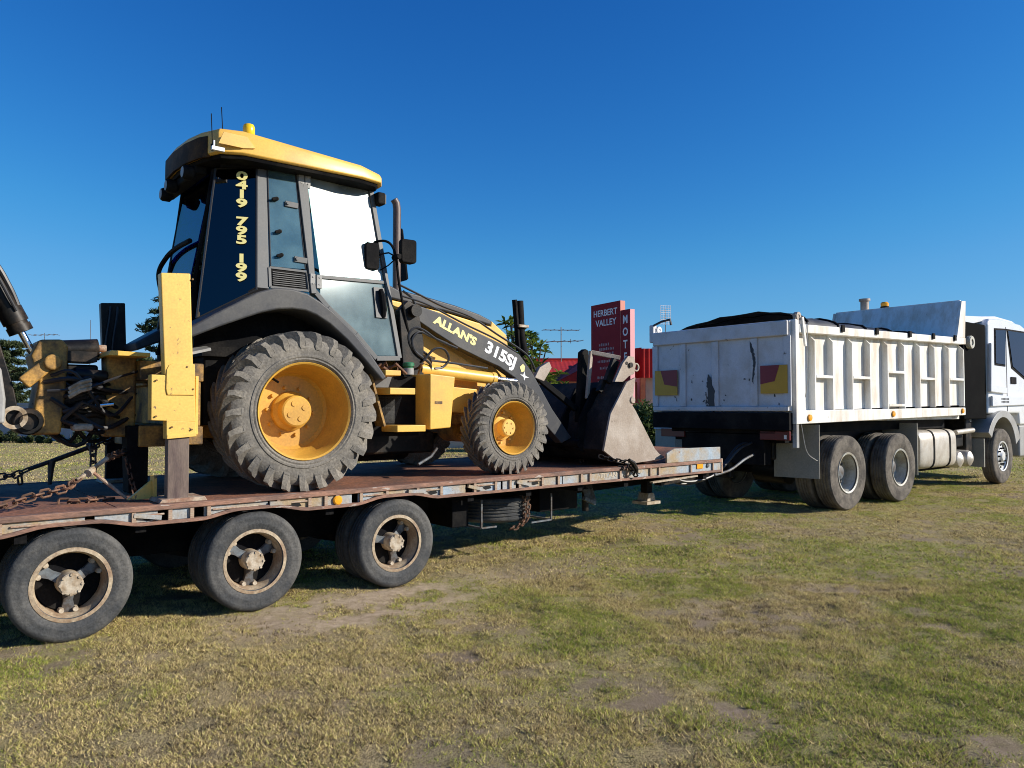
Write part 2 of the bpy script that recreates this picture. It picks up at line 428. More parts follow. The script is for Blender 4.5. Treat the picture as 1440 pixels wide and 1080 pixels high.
def leaf_mat(name, c1, c2, trans=0.25):
    m, nt, out = new_mat(name)
    N, L = nt.nodes, nt.links
    at = N.new('ShaderNodeAttribute'); at.attribute_name = 'tint'
    rp = N.new('ShaderNodeValToRGB')
    rp.color_ramp.elements[0].color = (*c1, 1); rp.color_ramp.elements[1].color = (*c2, 1)
    L.new(at.outputs['Fac'], rp.inputs['Fac'])
    p = N.new('ShaderNodeBsdfPrincipled'); p.inputs['Roughness'].default_value = 0.55; p.inputs['Specular IOR Level'].default_value = 0.3
    t = N.new('ShaderNodeBsdfTranslucent')
    L.new(rp.outputs[0], p.inputs['Base Color']); L.new(rp.outputs[0], t.inputs['Color'])
    mx = N.new('ShaderNodeMixShader'); mx.inputs[0].default_value = trans
    L.new(p.outputs[0], mx.inputs[1]); L.new(t.outputs[0], mx.inputs[2]); L.new(mx.outputs[0], out.inputs['Surface'])
    return m
M['leaf_pine'] = leaf_mat('dark_pine_needles', (0.022, 0.035, 0.016), (0.075, 0.10, 0.035))
M['leaf_broad'] = leaf_mat('broad_green_leaves', (0.04, 0.085, 0.015), (0.17, 0.22, 0.03), 0.35)
M['leaf_hedge'] = leaf_mat('hedge_leaves', (0.025, 0.05, 0.015), (0.10, 0.14, 0.035))
# ================================================================== SETTING
RNG = np.random.default_rng(11)
def vnoise(x, y, sc, seed):
    r = np.random.default_rng(seed); T = r.random((256, 256))
    x = np.asarray(x) * sc + 1000.3; y = np.asarray(y) * sc + 1000.7
    xi = np.floor(x).astype(int); yi = np.floor(y).astype(int)
    fx = x - xi; fy = y - yi
    fx = fx * fx * (3 - 2 * fx); fy = fy * fy * (3 - 2 * fy)
    g = lambda a, b: T[a % 256, b % 256]
    return (g(xi, yi) * (1 - fx) + g(xi + 1, yi) * fx) * (1 - fy) + (g(xi, yi + 1) * (1 - fx) + g(xi + 1, yi + 1) * fx) * fy
def fbm(x, y, sc, seed, o=4):
    v = 0; a = 0.5; s = 0
    for k in range(o):
        v = v + a * vnoise(x, y, sc * 2 ** k, seed + k); s += a; a *= 0.55
    return v / s
def bare_at(x, y):
    """0 = full turf, 1 = bare soil"""
    b = np.clip((fbm(x, y, 1.3, 21) - 0.50) * 4.5, 0, 1) * 0.80 * np.clip((fbm(x, y, 7.0, 23, 3) - 0.36) * 4.5, 0, 1) + np.clip((fbm(x, y, 6.0, 27, 2) - 0.55) * 3, 0, 1) * 0.35
    # scuffed soil beside the trailer wheels
    s = (x + 2.963) * math.cos(HEAD) + (y - 5.066) * math.sin(HEAD)
    t = -(x + 2.963) * math.sin(HEAD) + (y - 5.066) * math.cos(HEAD)
    d = ((s - 2.0) / 1.25) ** 2 + ((t + 0.35) / 0.62) ** 2
    b = np.maximum(b * 0.9, np.clip(1.35 - d, 0, 1) * np.clip(0.55 + fbm(x, y, 2.5, 5) * 0.9, 0, 1) * np.clip((fbm(x, y, 6.0, 29, 3) - 0.30) * 5.0, 0.25, 1))
    d2 = ((s - 3.6) / 1.6) ** 2 + ((t + 0.25) / 0.5) ** 2
    b = np.maximum(b, np.clip(1.0 - d2, 0, 1) * 0.55)
    return np.clip(b, 0, 1)
def scuff_at(x, y):
    s = (x + 2.963) * math.cos(HEAD) + (y - 5.066) * math.sin(HEAD)
    t = -(x + 2.963) * math.sin(HEAD) + (y - 5.066) * math.cos(HEAD)
    return np.clip(1.6 - ((s - 2.3) / 1.5) ** 2 - ((t + 0.35) / 0.75) ** 2, 0, 1)
def green_at(x, y):
    zone = np.clip((np.asarray(x) + 1.2) / 4.0, 0, 1) * 0.28 + np.clip((np.asarray(y) - 9) / 10, 0, 1) * 0.25 - 0.22
    return np.clip((fbm(x, y, 1.1, 51) - 0.45) * 4.2 + 0.15 + zone, 0, 1)
def hump(x, y):
    r = np.sqrt(x * x + y * y)
    k = np.clip((30 - r) / 15, 0, 1)
    return ((fbm(x, y, 0.9, 71) - 0.5) * 0.07 + (fbm(x, y, 4.0, 91, 3) - 0.5) * 0.05 + np.clip(vnoise(x, y, 2.3, 77) - 0.76, 0, 1) * 0.26 * np.clip(vnoise(x, y, 0.7, 78) * 2 - 0.6, 0, 1)) * k

def axis_coords(lo, hi, fine, far):
    c = list(np.arange(lo, hi + 1e-6, fine)); st = fine; v = hi
    while v < far: st *= 1.22; v += st; c.append(v)
    st = fine; v = lo
    while v > -far: st *= 1.22; v -= st; c.insert(0, v)
    return np.array(c)
gx = axis_coords(-8, 13, 0.08, 900); gy = axis_coords(2.0, 13, 0.08, 900)
X, Y = np.meshgrid(gx, gy)
Zg = hump(X, Y) - 0.006
nx, ny = len(gx), len(gy)
vs = np.stack([X.ravel(), Y.ravel(), Zg.ravel()], 1)
ii = np.arange(nx * ny).reshape(ny, nx)
fs = np.stack([ii[:-1, :-1].ravel(), ii[:-1, 1:].ravel(), ii[1:, 1:].ravel(), ii[1:, :-1].ravel()], 1)
me = bpy.data.meshes.new('ground')
me.vertices.add(len(vs)); me.vertices.foreach_set('co', vs.ravel())
me.loops.add(fs.size); me.loops.foreach_set('vertex_index', fs.ravel().astype(np.int32))
me.polygons.add(len(fs)); me.polygons.foreach_set('loop_start', np.arange(0, fs.size, 4, dtype=np.int32))
me.update(calc_edges=True); me.validate()
me.polygons.foreach_set('use_smooth', [True] * len(fs))
for nm, fn in (('bare', bare_at), ('green', green_at), ('scuff', scuff_at)):
    a = me.attributes.new(nm, 'FLOAT', 'POINT'); a.data.foreach_set('value', np.asarray(fn(X, Y)).ravel().astype(np.float32))
def ground_mat():
    m, nt, out = new_mat('dry_turf_ground')
    N, L = nt.nodes, nt.links
    p = N.new('ShaderNodeBsdfPrincipled'); p.inputs['Roughness'].default_value = 0.95; p.inputs['Specular IOR Level'].default_value = 0.1
    L.new(p.outputs[0], out.inputs['Surface'])
    tc = N.new('ShaderNodeTexCoord')
    def noise(sc, det=6, rough=0.6):
        n = N.new('ShaderNodeTexNoise'); n.inputs['Scale'].default_value = sc; n.inputs['Detail'].default_value = det; n.inputs['Roughness'].default_value = rough
        L.new(tc.outputs['Object'], n.inputs['Vector']); return n
    def mix(a, b, f, bt='MIX'):
        x = N.new('ShaderNodeMix'); x.data_type = 'RGBA'; x.blend_type = bt
        for k, v in (('A', a), ('B', b), ('Factor', f)):
            if isinstance(v, tuple): x.inputs[k].default_value = (*v, 1)
            elif isinstance(v, (int, float)): x.inputs[k].default_value = v
            else: L.new(v, x.inputs[k])
        return x.outputs['Result']
    ab = N.new('ShaderNodeAttribute'); ab.attribute_name = 'bare'
    ag = N.new('ShaderNodeAttribute'); ag.attribute_name = 'green'
    nf = noise(150, 4, 0.8); nm_ = noise(14, 6); nl = noise(0.25, 4)
    r = N.new('ShaderNodeValToRGB'); r.color_ramp.elements[0].position = 0.43; r.color_ramp.elements[1].position = 0.58
    r.color_ramp.elements[0].color = (0.07, 0.05, 0.03, 1); r.color_ramp.elements[1].color = (0.60, 0.47, 0.27, 1)
    L.new(nf.outputs['Fac'], r.inputs['Fac'])
    g = N.new('ShaderNodeValToRGB'); g.color_ramp.elements[0].position = 0.43; g.color_ramp.elements[1].position = 0.58
    g.color_ramp.elements[0].color = (0.05, 0.05, 0.018, 1); g.color_ramp.elements[1].color = (0.48, 0.46, 0.15, 1)
    L.new(nf.outputs['Fac'], g.inputs['Fac'])
    gm = N.new('ShaderNodeMath'); gm.operation = 'MULTIPLY_ADD'; gm.inputs[1].default_value = 0.6; gm.use_clamp = True
    L.new(ag.outputs['Fac'], gm.inputs[0])
    mr = N.new('ShaderNodeMapRange'); mr.inputs['From Min'].default_value = 0.4; mr.inputs['From Max'].default_value = 0.65; mr.inputs['To Max'].default_value = 0.45
    L.new(nl.outputs['Fac'], mr.inputs['Value']); L.new(mr.outputs[0], gm.inputs[2])
    c = mix(r.outputs[0], g.outputs[0], gm.outputs[0])
    so_ = N.new('ShaderNodeValToRGB'); so_.color_ramp.elements[0].position = 0.25; so_.color_ramp.elements[1].position = 0.75
    so_.color_ramp.elements[0].color = (0.42, 0.315, 0.21, 1); so_.color_ramp.elements[1].color = (0.70, 0.56, 0.40, 1)
    L.new(nm_.outputs['Fac'], so_.inputs['Fac'])
    sd_ = N.new('ShaderNodeValToRGB'); sd_.color_ramp.elements[0].position = 0.25; sd_.color_ramp.elements[1].position = 0.75
    sd_.color_ramp.elements[0].color = (0.20, 0.145, 0.105, 1); sd_.color_ramp.elements[1].color = (0.42, 0.33, 0.25, 1)
    L.new(nm_.outputs['Fac'], sd_.inputs['Fac'])
    asc = N.new('ShaderNodeAttribute'); asc.attribute_name = 'scuff'
    so_c = mix(sd_.outputs[0], so_.outputs[0], asc.outputs['Fac'])
    bm = N.new('ShaderNodeMath'); bm.operation = 'MULTIPLY_ADD'; bm.inputs[1].default_value = 1.0; bm.use_clamp = True
    sub = N.new('ShaderNodeMath'); sub.operation = 'MULTIPLY_ADD'; sub.inputs[1].default_value = 0.8; sub.inputs[2].default_value = -0.42
    L.new(nm_.outputs['Fac'], sub.inputs[0]); L.new(ab.outputs['Fac'], bm.inputs[0]); L.new(sub.outputs[0], bm.inputs[2])
    grit = N.new('ShaderNodeValToRGB'); grit.color_ramp.elements[0].position = 0.36; grit.color_ramp.elements[1].position = 0.56
    grit.color_ramp.elements[0].color = (0.55, 0.52, 0.50, 1); L.new(nf.outputs['Fac'], grit.inputs['Fac'])
    soil = mix(so_c, grit.outputs[0], 1.0, 'MULTIPLY')
    c = mix(c, soil, bm.outputs[0])
    L.new(c, p.inputs['Base Color'])
    bp = N.new('ShaderNodeBump'); bp.inputs['Strength'].default_value = 0.7; bp.inputs['Distance'].default_value = 0.03
    ad = N.new('ShaderNodeMath'); ad.operation = 'ADD'; L.new(nf.outputs['Fac'], ad.inputs[0]); L.new(nm_.outputs['Fac'], ad.inputs[1])
    L.new(ad.outputs[0], bp.inputs['Height']); L.new(bp.outputs[0], p.inputs['Normal'])
    return m
me.materials.append(ground_mat())
gobj = bpy.data.objects.new('ground', me); COL.objects.link(gobj)
gobj['kind'] = 'structure'; gobj['label'] = 'dry patchy turf paddock under the truck and trailer'

# ---- turf blades
def grass():
    V = []; T = []
    def scatter(n, y0, y1, hlo, hhi, w, power=1.0):
        u = RNG.random(n)
        y = (y0 ** power + u * (y1 ** power - y0 ** power)) ** (1 / power)
        x = (RNG.random(n) * 2 - 1) * (0.74 * y + 2.3)
        b = bare_at(x, y); g = green_at(x, y)
        cl = fbm(x, y, 2.2, 131, 3); cl2 = fbm(x, y, 7.0, 141, 2)
        keep = RNG.random(n) < np.clip(1.0 - b * 1.15, 0.02, 1) * np.clip((cl2 - 0.22) * 2.6, 0.1, 1)
        x, y, b, g, cl, cl2 = (a[keep] for a in (x, y, b, g, cl, cl2)); n = len(x)
        tall = np.clip((cl - 0.5) * 4.0, 0, 1) ** 1.5
        h = (hlo + (hhi - hlo) * (0.15 + 0.45 * RNG.random(n) + 0.75 * tall * RNG.random(n))) * (0.6 + 0.4 * (1 - b))
        a = RNG.random(n) * 2 * np.pi; lean = h * (0.5 + 1.1 * RNG.random(n)); la = RNG.random(n) * 2 * np.pi
        ww = w * (0.6 + 0.8 * RNG.random(n))
        z = hump(x, y) - 0.008
        p0 = np.stack([x - np.cos(a) * ww, y - np.sin(a) * ww, z], 1)
        p1 = np.stack([x + np.cos(a) * ww, y + np.sin(a) * ww, z], 1)
        p2 = np.stack([x + np.cos(la) * lean, y + np.sin(la) * lean, z + h], 1)
        V.append(np.stack([p0, p1, p2], 1).reshape(-1, 3))
        pick = RNG.random(n)
        t = np.where(pick < 0.34, RNG.random(n) * 0.12, np.where(pick < 0.30 + 0.34 * (1 - 0.6 * g), 0.20 + 0.15 * RNG.random(n), np.clip(0.45 + 0.5 * g + (RNG.random(n) - 0.5) * 0.4, 0, 1)))
        T.append(np.repeat(t, 3))
    scatter(950000, 2.4, 7.0, 0.006, 0.032, 0.0032, 1.5)
    scatter(560000, 7.0, 16.0, 0.008, 0.036, 0.0055, 1.4)
    scatter(250000, 16.0, 45.0, 0.015, 0.06, 0.012, 1.3)
    def tufts(n, nb, y0, y1, hlo, hhi, rad, w, power):
        # separate clumps whose blades lean outwards and throw little shadows
        u = RNG.random(n); y = (y0 ** power + u * (y1 ** power - y0 ** power)) ** (1 / power)
        x = (RNG.random(n) * 2 - 1) * (0.74 * y + 2.3)
        b = bare_at(x, y); cl = fbm(x, y, 1.7, 151, 3)
        k = RNG.random(n) < np.clip((cl - 0.30) * 2.6, 0.04, 1) * np.clip(1.05 - b, 0.05, 1)
        x, y, cl = x[k], y[k], cl[k]; n = len(x)
        g = green_at(x, y); hue = np.clip(g * 0.55 + 0.08 + (RNG.random(n) - 0.5) * 0.6, 0, 1)
        H = hlo + (hhi - hlo) * RNG.random(n) ** 2.2; R = rad * (0.5 + RNG.random(n))
        rep = lambda q: np.repeat(q, nb)
        X, Y, Hh, Rr, hu = rep(x), rep(y), rep(H), rep(R), rep(hue); N_ = n * nb
        a = RNG.random(N_) * 2 * np.pi; q = RNG.random(N_) ** 0.7
        X = X + np.cos(a) * q * Rr; Y = Y + np.sin(a) * q * Rr
        h = Hh * (0.45 + 0.7 * RNG.random(N_)) * (1.1 - 0.55 * q); a2 = a + RNG.normal(size=N_) * 0.6
        lean = h * (0.25 + 0.9 * q); wa = RNG.random(N_) * 2 * np.pi; ww = w * (0.6 + 0.8 * RNG.random(N_))
        z = hump(X, Y) - 0.008
        p0 = np.stack([X - np.cos(wa) * ww, Y - np.sin(wa) * ww, z], 1); p1 = np.stack([X + np.cos(wa) * ww, Y + np.sin(wa) * ww, z], 1)
        p2 = np.stack([X + np.cos(a2) * lean, Y + np.sin(a2) * lean, z + h], 1)
        V.append(np.stack([p0, p1, p2], 1).reshape(-1, 3)); T.append(np.repeat(np.clip(np.where(RNG.random(N_) < 0.22, 0.05, hu + (RNG.random(N_) - 0.5) * 0.4), 0, 1), 3))
    tufts(25000, 22, 2.4, 8.0, 0.010, 0.040, 0.045, 0.0024, 1.5)
    tufts(19000, 16, 8.0, 17.0, 0.014, 0.048, 0.06, 0.0042, 1.4)
    tufts(10000, 10, 17.0, 40.0, 0.02, 0.05, 0.10, 0.011, 1.3)
    V = np.concatenate(V); T = np.concatenate(T)
    m = bpy.data.meshes.new('grass'); nv = len(V); nf = nv // 3
    m.vertices.add(nv); m.vertices.foreach_set('co', V.ravel().astype(np.float32))
    m.loops.add(nv); m.loops.foreach_set('vertex_index', np.arange(nv, dtype=np.int32))
    m.polygons.add(nf); m.polygons.foreach_set('loop_start', np.arange(0, nv, 3, dtype=np.int32))
    at = m.attributes.new('tint', 'FLOAT', 'POINT'); at.data.foreach_set('value', T.astype(np.float32))
    m.update(calc_edges=True)
    return m
mg, nt, out = new_mat('short_dry_grass')
N, L = nt.nodes, nt.links
at = N.new('ShaderNodeAttribute'); at.attribute_name = 'tint'
rp = N.new('ShaderNodeValToRGB'); el = rp.color_ramp.elements
el[0].position = 0.0; el[0].color = (0.11, 0.075, 0.045, 1)
el[1].position = 1.0; el[1].color = (0.29, 0.37, 0.06, 1)
e = el.new(0.25); e.color = (0.78, 0.62, 0.31, 1)
e = el.new(0.5); e.color = (0.66, 0.57, 0.21, 1)
e = el.new(0.75); e.color = (0.50, 0.51, 0.10, 1)
L.new(at.outputs['Fac'], rp.inputs['Fac'])
p = N.new('ShaderNodeBsdfDiffuse'); t = N.new('ShaderNodeBsdfTranslucent')
L.new(rp.outputs[0], p.inputs[0]); L.new(rp.outputs[0], t.inputs[0])
mx = N.new('ShaderNodeMixShader'); mx.inputs[0].default_value = 0.3
L.new(p.outputs[0], mx.inputs[1]); L.new(t.outputs[0], mx.inputs[2]); L.new(mx.outputs[0], out.inputs['Surface'])
gm = grass(); gm.materials.append(mg)
go = bpy.data.objects.new('grass', gm); COL.objects.link(go)
go['kind'] = 'stuff'; go['label'] = 'short patchy dry grass growing over the paddock'; go['category'] = 'grass'

# ---- vegetation
def leaf_cloud(centres, n_per, spread, size, seed, droop=0.0, flat=1.0, shape=1.6):
    """leaf-sized faces round clump centres; returns mesh"""
    r = np.random.default_rng(seed)
    V = []; T = []
    for c in centres:
        cx, cy, cz, sc = c
        n = int(n_per * sc)
        d = r.normal(size=(n, 3)); d /= np.linalg.norm(d, axis=1)[:, None]
        rad = spread * sc * r.random(n) ** 0.45
        p = np.array([cx, cy, cz]) + d * rad[:, None] * np.array([1, 1, flat])
        p[:, 2] -= droop * rad
        a = r.normal(size=(n, 3)); a /= np.linalg.norm(a, axis=1)[:, None]
        b = r.normal(size=(n, 3)); b -= (b * a).sum(1)[:, None] * a; b /= np.linalg.norm(b, axis=1)[:, None]
        s = size * (0.6 + 0.8 * r.random(n))[:, None]
        q = np.stack([p - a * s * shape, p + b * s * 0.55, p + a * s * shape, p - b * s * 0.55], 1)
        V.append(q.reshape(-1, 3)); T.append(np.repeat(np.clip(0.25 + 0.5 * r.random(n) + 0.25 * r.random(), 0, 1), 4))
    V = np.concatenate(V); T = np.concatenate(T); nv = len(V)
    m = bpy.data.meshes.new('crown')
    m.vertices.add(nv); m.vertices.foreach_set('co', V.ravel().astype(np.float32))
    m.loops.add(nv); m.loops.foreach_set('vertex_index', np.arange(nv, dtype=np.int32))
    m.polygons.add(nv // 4); m.polygons.foreach_set('loop_start', np.arange(0, nv, 4, dtype=np.int32))
    at = m.attributes.new('tint', 'FLOAT', 'POINT'); at.data.foreach_set('value', T.astype(np.float32))
    m.update(calc_edges=True)
    return m

def cedar(base, hgt, rad, seed, label, group=None, z0=0.18, name='conifer_tree'):
    r = random.Random(seed)
    th = Thing(name, label, 'tree', base, group, world=True)
    mb = MB(); mb.tube([(0, 0, -0.1), (0.1, 0, hgt * 0.35), (0, 0.1, hgt * 0.7), (0.05, 0, hgt * 0.97)], [hgt * 0.03, hgt * 0.024, hgt * 0.015, hgt * 0.004], 10)
    cs = []
    nl = int(hgt * 1.5)
    for k in range(nl):
        z = hgt * (z0 + (1 - z0) * k / nl)
        w = rad * (1 - 0.75 * ((z / hgt - z0) / (1 - z0)) ** 1.3) * r.uniform(0.75, 1.1)
        nb = r.randint(4, 6)
        a0 = r.uniform(0, 6.28)
        for j in range(nb):
            a = a0 + 6.28 * j / nb + r.uniform(-0.3, 0.3); wl = w * r.uniform(0.6, 1.1)
            tip = (math.cos(a) * wl, math.sin(a) * wl, z + wl * r.uniform(0.0, 0.22))
            mb.tube([(0.03, 0.03, z), tip], [hgt * 0.008, hgt * 0.003], 5)
            for q in (0.4, 0.6, 0.8, 1.0):
                cs.append((tip[0] * q + r.uniform(-.2, .2), tip[1] * q + r.uniform(-.2, .2), z + (tip[2] - z) * q + r.uniform(-0.1, 0.15), r.uniform(0.6, 1.2)))
    th.part('trunk', mb, M['bark'])
    m = leaf_cloud(cs, 110, hgt * 0.066, hgt * 0.010, seed, flat=0.40, shape=2.2); m.materials.append(M['leaf_pine'])
    th.part('crown', m, None)
    return th

def broadtree(base, hgt, rad, seed, label, group=None, size=0.11, name='broadleaf_tree', n=50, mat='leaf_broad', wide=1.0, low=0.35):
    r = random.Random(seed)
    th = Thing(name, label, 'tree', base, group, world=True)
    mb = MB(); mb.tube([(0, 0, -0.1), (0.05, 0.03, hgt * 0.3), (-0.03, 0, hgt * 0.55)], [hgt * 0.035, hgt * 0.028, hgt * 0.02], 10)
    cs = []
    for k in range(26):
        a = r.uniform(0, 6.28); ph = r.uniform(-0.3, 1.3)
        q = r.uniform(0.55, 1.05)
        tip = (math.cos(a) * math.cos(ph) * rad * q * wide, math.sin(a) * math.cos(ph) * rad * q, hgt * low + (hgt * (1 - low)) * (0.35 + 0.62 * math.sin(ph) * q))
        mb.tube([(-0.03, 0, hgt * r.uniform(0.35, 0.55)), (tip[0] * .5, tip[1] * .5, tip[2] * .85), tip], [hgt * .012, hgt * .008, hgt * .004], 5)
        cs.append((*tip, r.uniform(0.7, 1.25)))
    th.part('trunk', mb, M['bark'])
    m = leaf_cloud(cs, n, rad * 0.30, size, seed, flat=0.8, shape=1.7); m.materials.append(M[mat])
    th.part('crown', m, None)
    return th

def rosette_tree(base, hgt, rad, seed, label, n=30):
    """big-leafed tree whose leaves stand in star-shaped whorls"""
    r = random.Random(seed)
    th = Thing('umbrella_tree', label, 'tree', base, 'broad leaved trees by the motel', world=True)
    mb = MB(); mb.tube([(0, 0, -0.1), (0.05, 0, hgt * 0.4), (0, 0, hgt * 0.6)], [0.12, 0.10, 0.07], 8)
    V = []; T = []
    for k in range(n):
        a = r.uniform(0, 6.28); q = r.uniform(0.1, 1.0)
        c = Vector((math.cos(a) * rad * q, math.sin(a) * rad * q, hgt * (0.52 + 0.46 * (1 - q ** 2) * r.uniform(0.4, 1)) + r.uniform(-.1, .1)))
        mb.tube([(0, 0, hgt * 0.5), c], [0.045, 0.02], 5)
        for j in range(11):
            b = 6.28 * j / 11 + r.uniform(-.2, .2); el_ = r.uniform(-0.25, 0.95)
            d = Vector((math.cos(b) * math.cos(el_), math.sin(b) * math.cos(el_), math.sin(el_)))
            sd = d.cross(Vector((0, 0, 1))).normalized(); ln = r.uniform(0.28, 0.46); w = r.uniform(0.05, 0.08)
            mid = c + d * ln * 0.55 + Vector((0, 0, 0.03)); tip = c + d * ln - Vector((0, 0, 0.05))
            V += [c, mid + sd * w, tip, mid - sd * w]; T += [r.random()] * 4
    th.part('trunk', mb, M['bark'])
    m = bpy.data.meshes.new('crown'); m.from_pydata(V, [], [(4 * i, 4 * i + 1, 4 * i + 2, 4 * i + 3) for i in range(len(V) // 4)])
    at = m.attributes.new('tint', 'FLOAT', 'POINT'); at.data.foreach_set('value', T)
    m.materials.append(M['leaf_broad']); th.part('crown', m, None)

def wpt(u, v, Yd):
    """a point of the far background at depth Yd"""
    f = 1070.0; pch = math.radians(1.873)
    x, z = (u - 720) / f, -(v - 540) / f
    y2 = math.cos(pch) - z * math.sin(pch); z2 = math.sin(pch) + z * math.cos(pch)
    return (x * Yd / y2, Yd, 1.553 + z2 * Yd / y2)

cedar((-33.2, 50.0, 0), 6.3, 3.0, 3, 'dark green conifer with flat tiers at the far left of the paddock', 'conifers beyond the paddock')
cedar((-37.6, 54.0, 0), 6.6, 3.2, 5, 'conifer partly outside the left picture edge behind the folded digger boom', 'conifers beyond the paddock')
cedar((-17.2, 40.0, 0), 7.7, 3.8, 8, 'tall dark conifer showing between the black stabiliser and the digger cab', 'conifers beyond the paddock', z0=0.2)
broadtree((-31.0, 58.0, 0), 3.9, 1.5, 9, 'small round green tree seen under the digger boom cylinder', size=0.12)
rosette_tree((0.15, 25.5, 0), 4.7, 1.25, 12, 'bright green large leaved tree just above the digger bonnet', 34)
rosette_tree((0.75, 24.5, 0), 3.95, 1.1, 13, 'lower leafy tree to the left of the red roof', 34)
rosette_tree((-0.8, 27.5, 0), 4.55, 0.8, 14, 'small leafy top poking up behind the digger bonnet line', 16)

# hedge beside the tailgate
def hedge(base, dims, seed, label, name='hedge', n=900, size=0.05, cat='hedge', rotz=0.0, mat='leaf_hedge'):
    r = np.random.default_rng(seed)
    th = Thing(name, label, cat, base, world=True, rotz=rotz)
    mb = MB()
    for k in range(6):
        x, y = (r.random(2) - .5) * np.array(dims[:2]) * 0.6
        mb = MB(); mb.tube([(x, y, -0.05), (x * 1.2, y * 1.2, dims[2] * 0.8)], [0.03, 0.012], 5); th.part('stem', mb, M['bark'])
    cs = []
    for k in range(70):
        p = (r.random(3) - np.array([.5, .5, 0])) * np.array(dims) * np.array([.9, .9, .88])
        cs.append((*p, r.uniform(0.7, 1.2)))
    m = leaf_cloud(cs, n / 70 * 4, min(dims) * 0.3, size, seed); m.materials.append(M[mat])
    th.part('crown', m, None)
hedge((3.25, 19.5, 0), (1.5, 1.0, 1.75), 31, 'dense green bush between the bucket and the truck tailgate', name='bush', cat='bush', n=1500)
hedge((-19.5, 34.6, 0), (16.0, 0.8, 0.50), 33, 'long low dark hedge along the back of the paddock, below the grey wall', n=7000, size=0.06, rotz=-0.12, mat='leaf_pine')  # darker pine leaf colour stands in for shade on the hedge

# long grey wall behind the paddock, left
th = Thing('boundary_wall', 'long blue grey wall in shade behind the paddock', 'wall', (-22, 37.2, 0), world=True, rotz=-0.2)
mb = MB(); mb.box(-12, 10, 0, 0.2, 0, 1.75); th.part('wall_panel', mb, M['concrete'])
mb = MB(); mb.box(-12.05, 10.05, -0.05, 0.25, 1.75, 1.85); th.part('coping', mb, M['concrete'])
pm = MB().box(-0.12, 0.12, -0.06, -0.002, 0, 1.74).mesh('pier', mat=M['concrete'])
for k in range(6): th.part('pier', pm, None, at=(-11 + 4 * k, 0, 0))

# ---- motel
def wall_panel_corr(mb, a, b, z0, z1, pitch=0.19, amp=0.03, lean=(0, 0)):
    """corrugated sheet between plan points a and b"""
    a, b = Vector((*a, 0)), Vector((*b, 0)); Lh = (b - a).length; n = int(Lh / (pitch / 4))
    d = (b - a) / n; nn = Vector((d.y, -d.x, 0)).normalized()
    vs = []
    for i in range(n + 1):
        o = a + d * i + nn * (amp if i % 4 in (1, 2) else 0)
        vs += [(o.x, o.y, z0), (o.x + lean[0], o.y + lean[1], z1)]
    mb.add(vs, [(2 * i, 2 * i + 2, 2 * i + 3, 2 * i + 1) for i in range(n)])
th = Thing('motel_building', 'low motel with red corrugated iron roof and cream walls behind the red sign', 'building', (0, 0, 0), world=True)
mb = MB(); mb.box(-6, 4.4, 30.2, 38, 0, 2.5); th.part('wall', mb, M['cream'])
mb = MB(); wall_panel_corr(mb, (-6.5, 29.4), (4.2, 29.4), 2.62, 3.72, lean=(0, 4.4)); th.part('roof', mb, M['roof_red'])
mb = MB(); mb.box(-6.5, 4.2, 29.28, 29.40, 2.50, 2.64); th.part('gutter', mb, M['wood_post'])
mb = MB(); mb.box(-6.5, 4.2, 33.7, 34.0, 3.66, 3.80); th.part('ridge_cap', mb, M['roof_red'])
# nearer wing: shaded hip slope, then the fascia band
mb = MB(); mb.slab([(1.55, 29.0, 2.66), (4.5, 29.0, 2.66), (4.5, 33.0, 3.86), (3.6, 33.0, 3.86)][::-1], 0.06); 
w = MB(); wall_panel_corr(w, (3.55, 32.4), (5.0, 29.3), 2.75, 3.92)
th.part('fascia', w, M['roof_red'])
w = MB(); wall_panel_corr(w, (5.0, 29.3), (9.6, 29.3), 2.75, 3.88)
th.part('fascia', w, M['roof_red'])
hip = MB(); hip.slab([(1.7, 29.25, 2.60), (4.0, 28.85, 3.77), (3.2, 33.8, 3.77)], .05); hip.slab([(1.75, 29.2, 2.60), (3.95, 28.8, 2.60), (4.0, 28.8, 3.72)], .05); th.part('roof', hip, M['roof_red'])
mb = MB(); mb.box(5.2, 9.6, 29.6, 36, 0, 2.9); th.part('wall', mb, M['cream'])
pm = MB().box(-0.09, 0.09, -0.09, 0.09, 0, 2.74).mesh('veranda_post', mat=M['wood_post'])
for x, y in ((3.75, 28.6), (4.55, 29.0), (5.0, 29.15), (7.2, 29.2), (9.3, 29.2)): th.part('veranda_post', pm, None, at=(x, y, 0))
mb = MB(); mb.box(4.62, 4.9, 29.75, 29.8, 0.0, 2.6); th.part('door', mb, M['wood_post'])
mb = MB(); mb.box(2.0, 3.2, 30.14, 30.19, 0.9, 2.0); th.part('window', mb, M['glass_cab'])

# ---- motel sign
A0 = Vector((wpt(831, 430, 28.5)[0], 28.5, 0)); B0 = Vector((wpt(872, 422, 27.0)[0], 27.0, 0))
fd = (B0 - A0).normalized(); fn = Vector((fd.y, -fd.x, 0)); Lw = (B0 - A0).length   # fn points to the camera
if fn.y > 0: fn = -fn
ang = math.atan2(fd.y, fd.x)
topz = 5.42
th = Thing('motel_sign', 'tall dark red motel sign of two stepped slabs beside the red roof', 'sign', A0, world=True, rotz=ang)
mb = MB(); mb.box(0, Lw, 0, 0.22, 0, topz); th.part('sign_board', mb, M['sign_red'], bevel=0.01)
mb = MB(); mb.box(Lw + 0.001, Lw + 0.012, 0.004, 0.216, 0.1, topz - 0.005); th.part('sunlit_edge_strip', mb, M['sign_edge'])  # added strip, lighter than the board, as its sunlit end
mb = MB(); mb.box(Lw + 0.014, Lw + 0.52, 0.015, 0.225, 0, topz - 0.36); th.part('sign_board', mb, M['sign_red'], bevel=0.01)
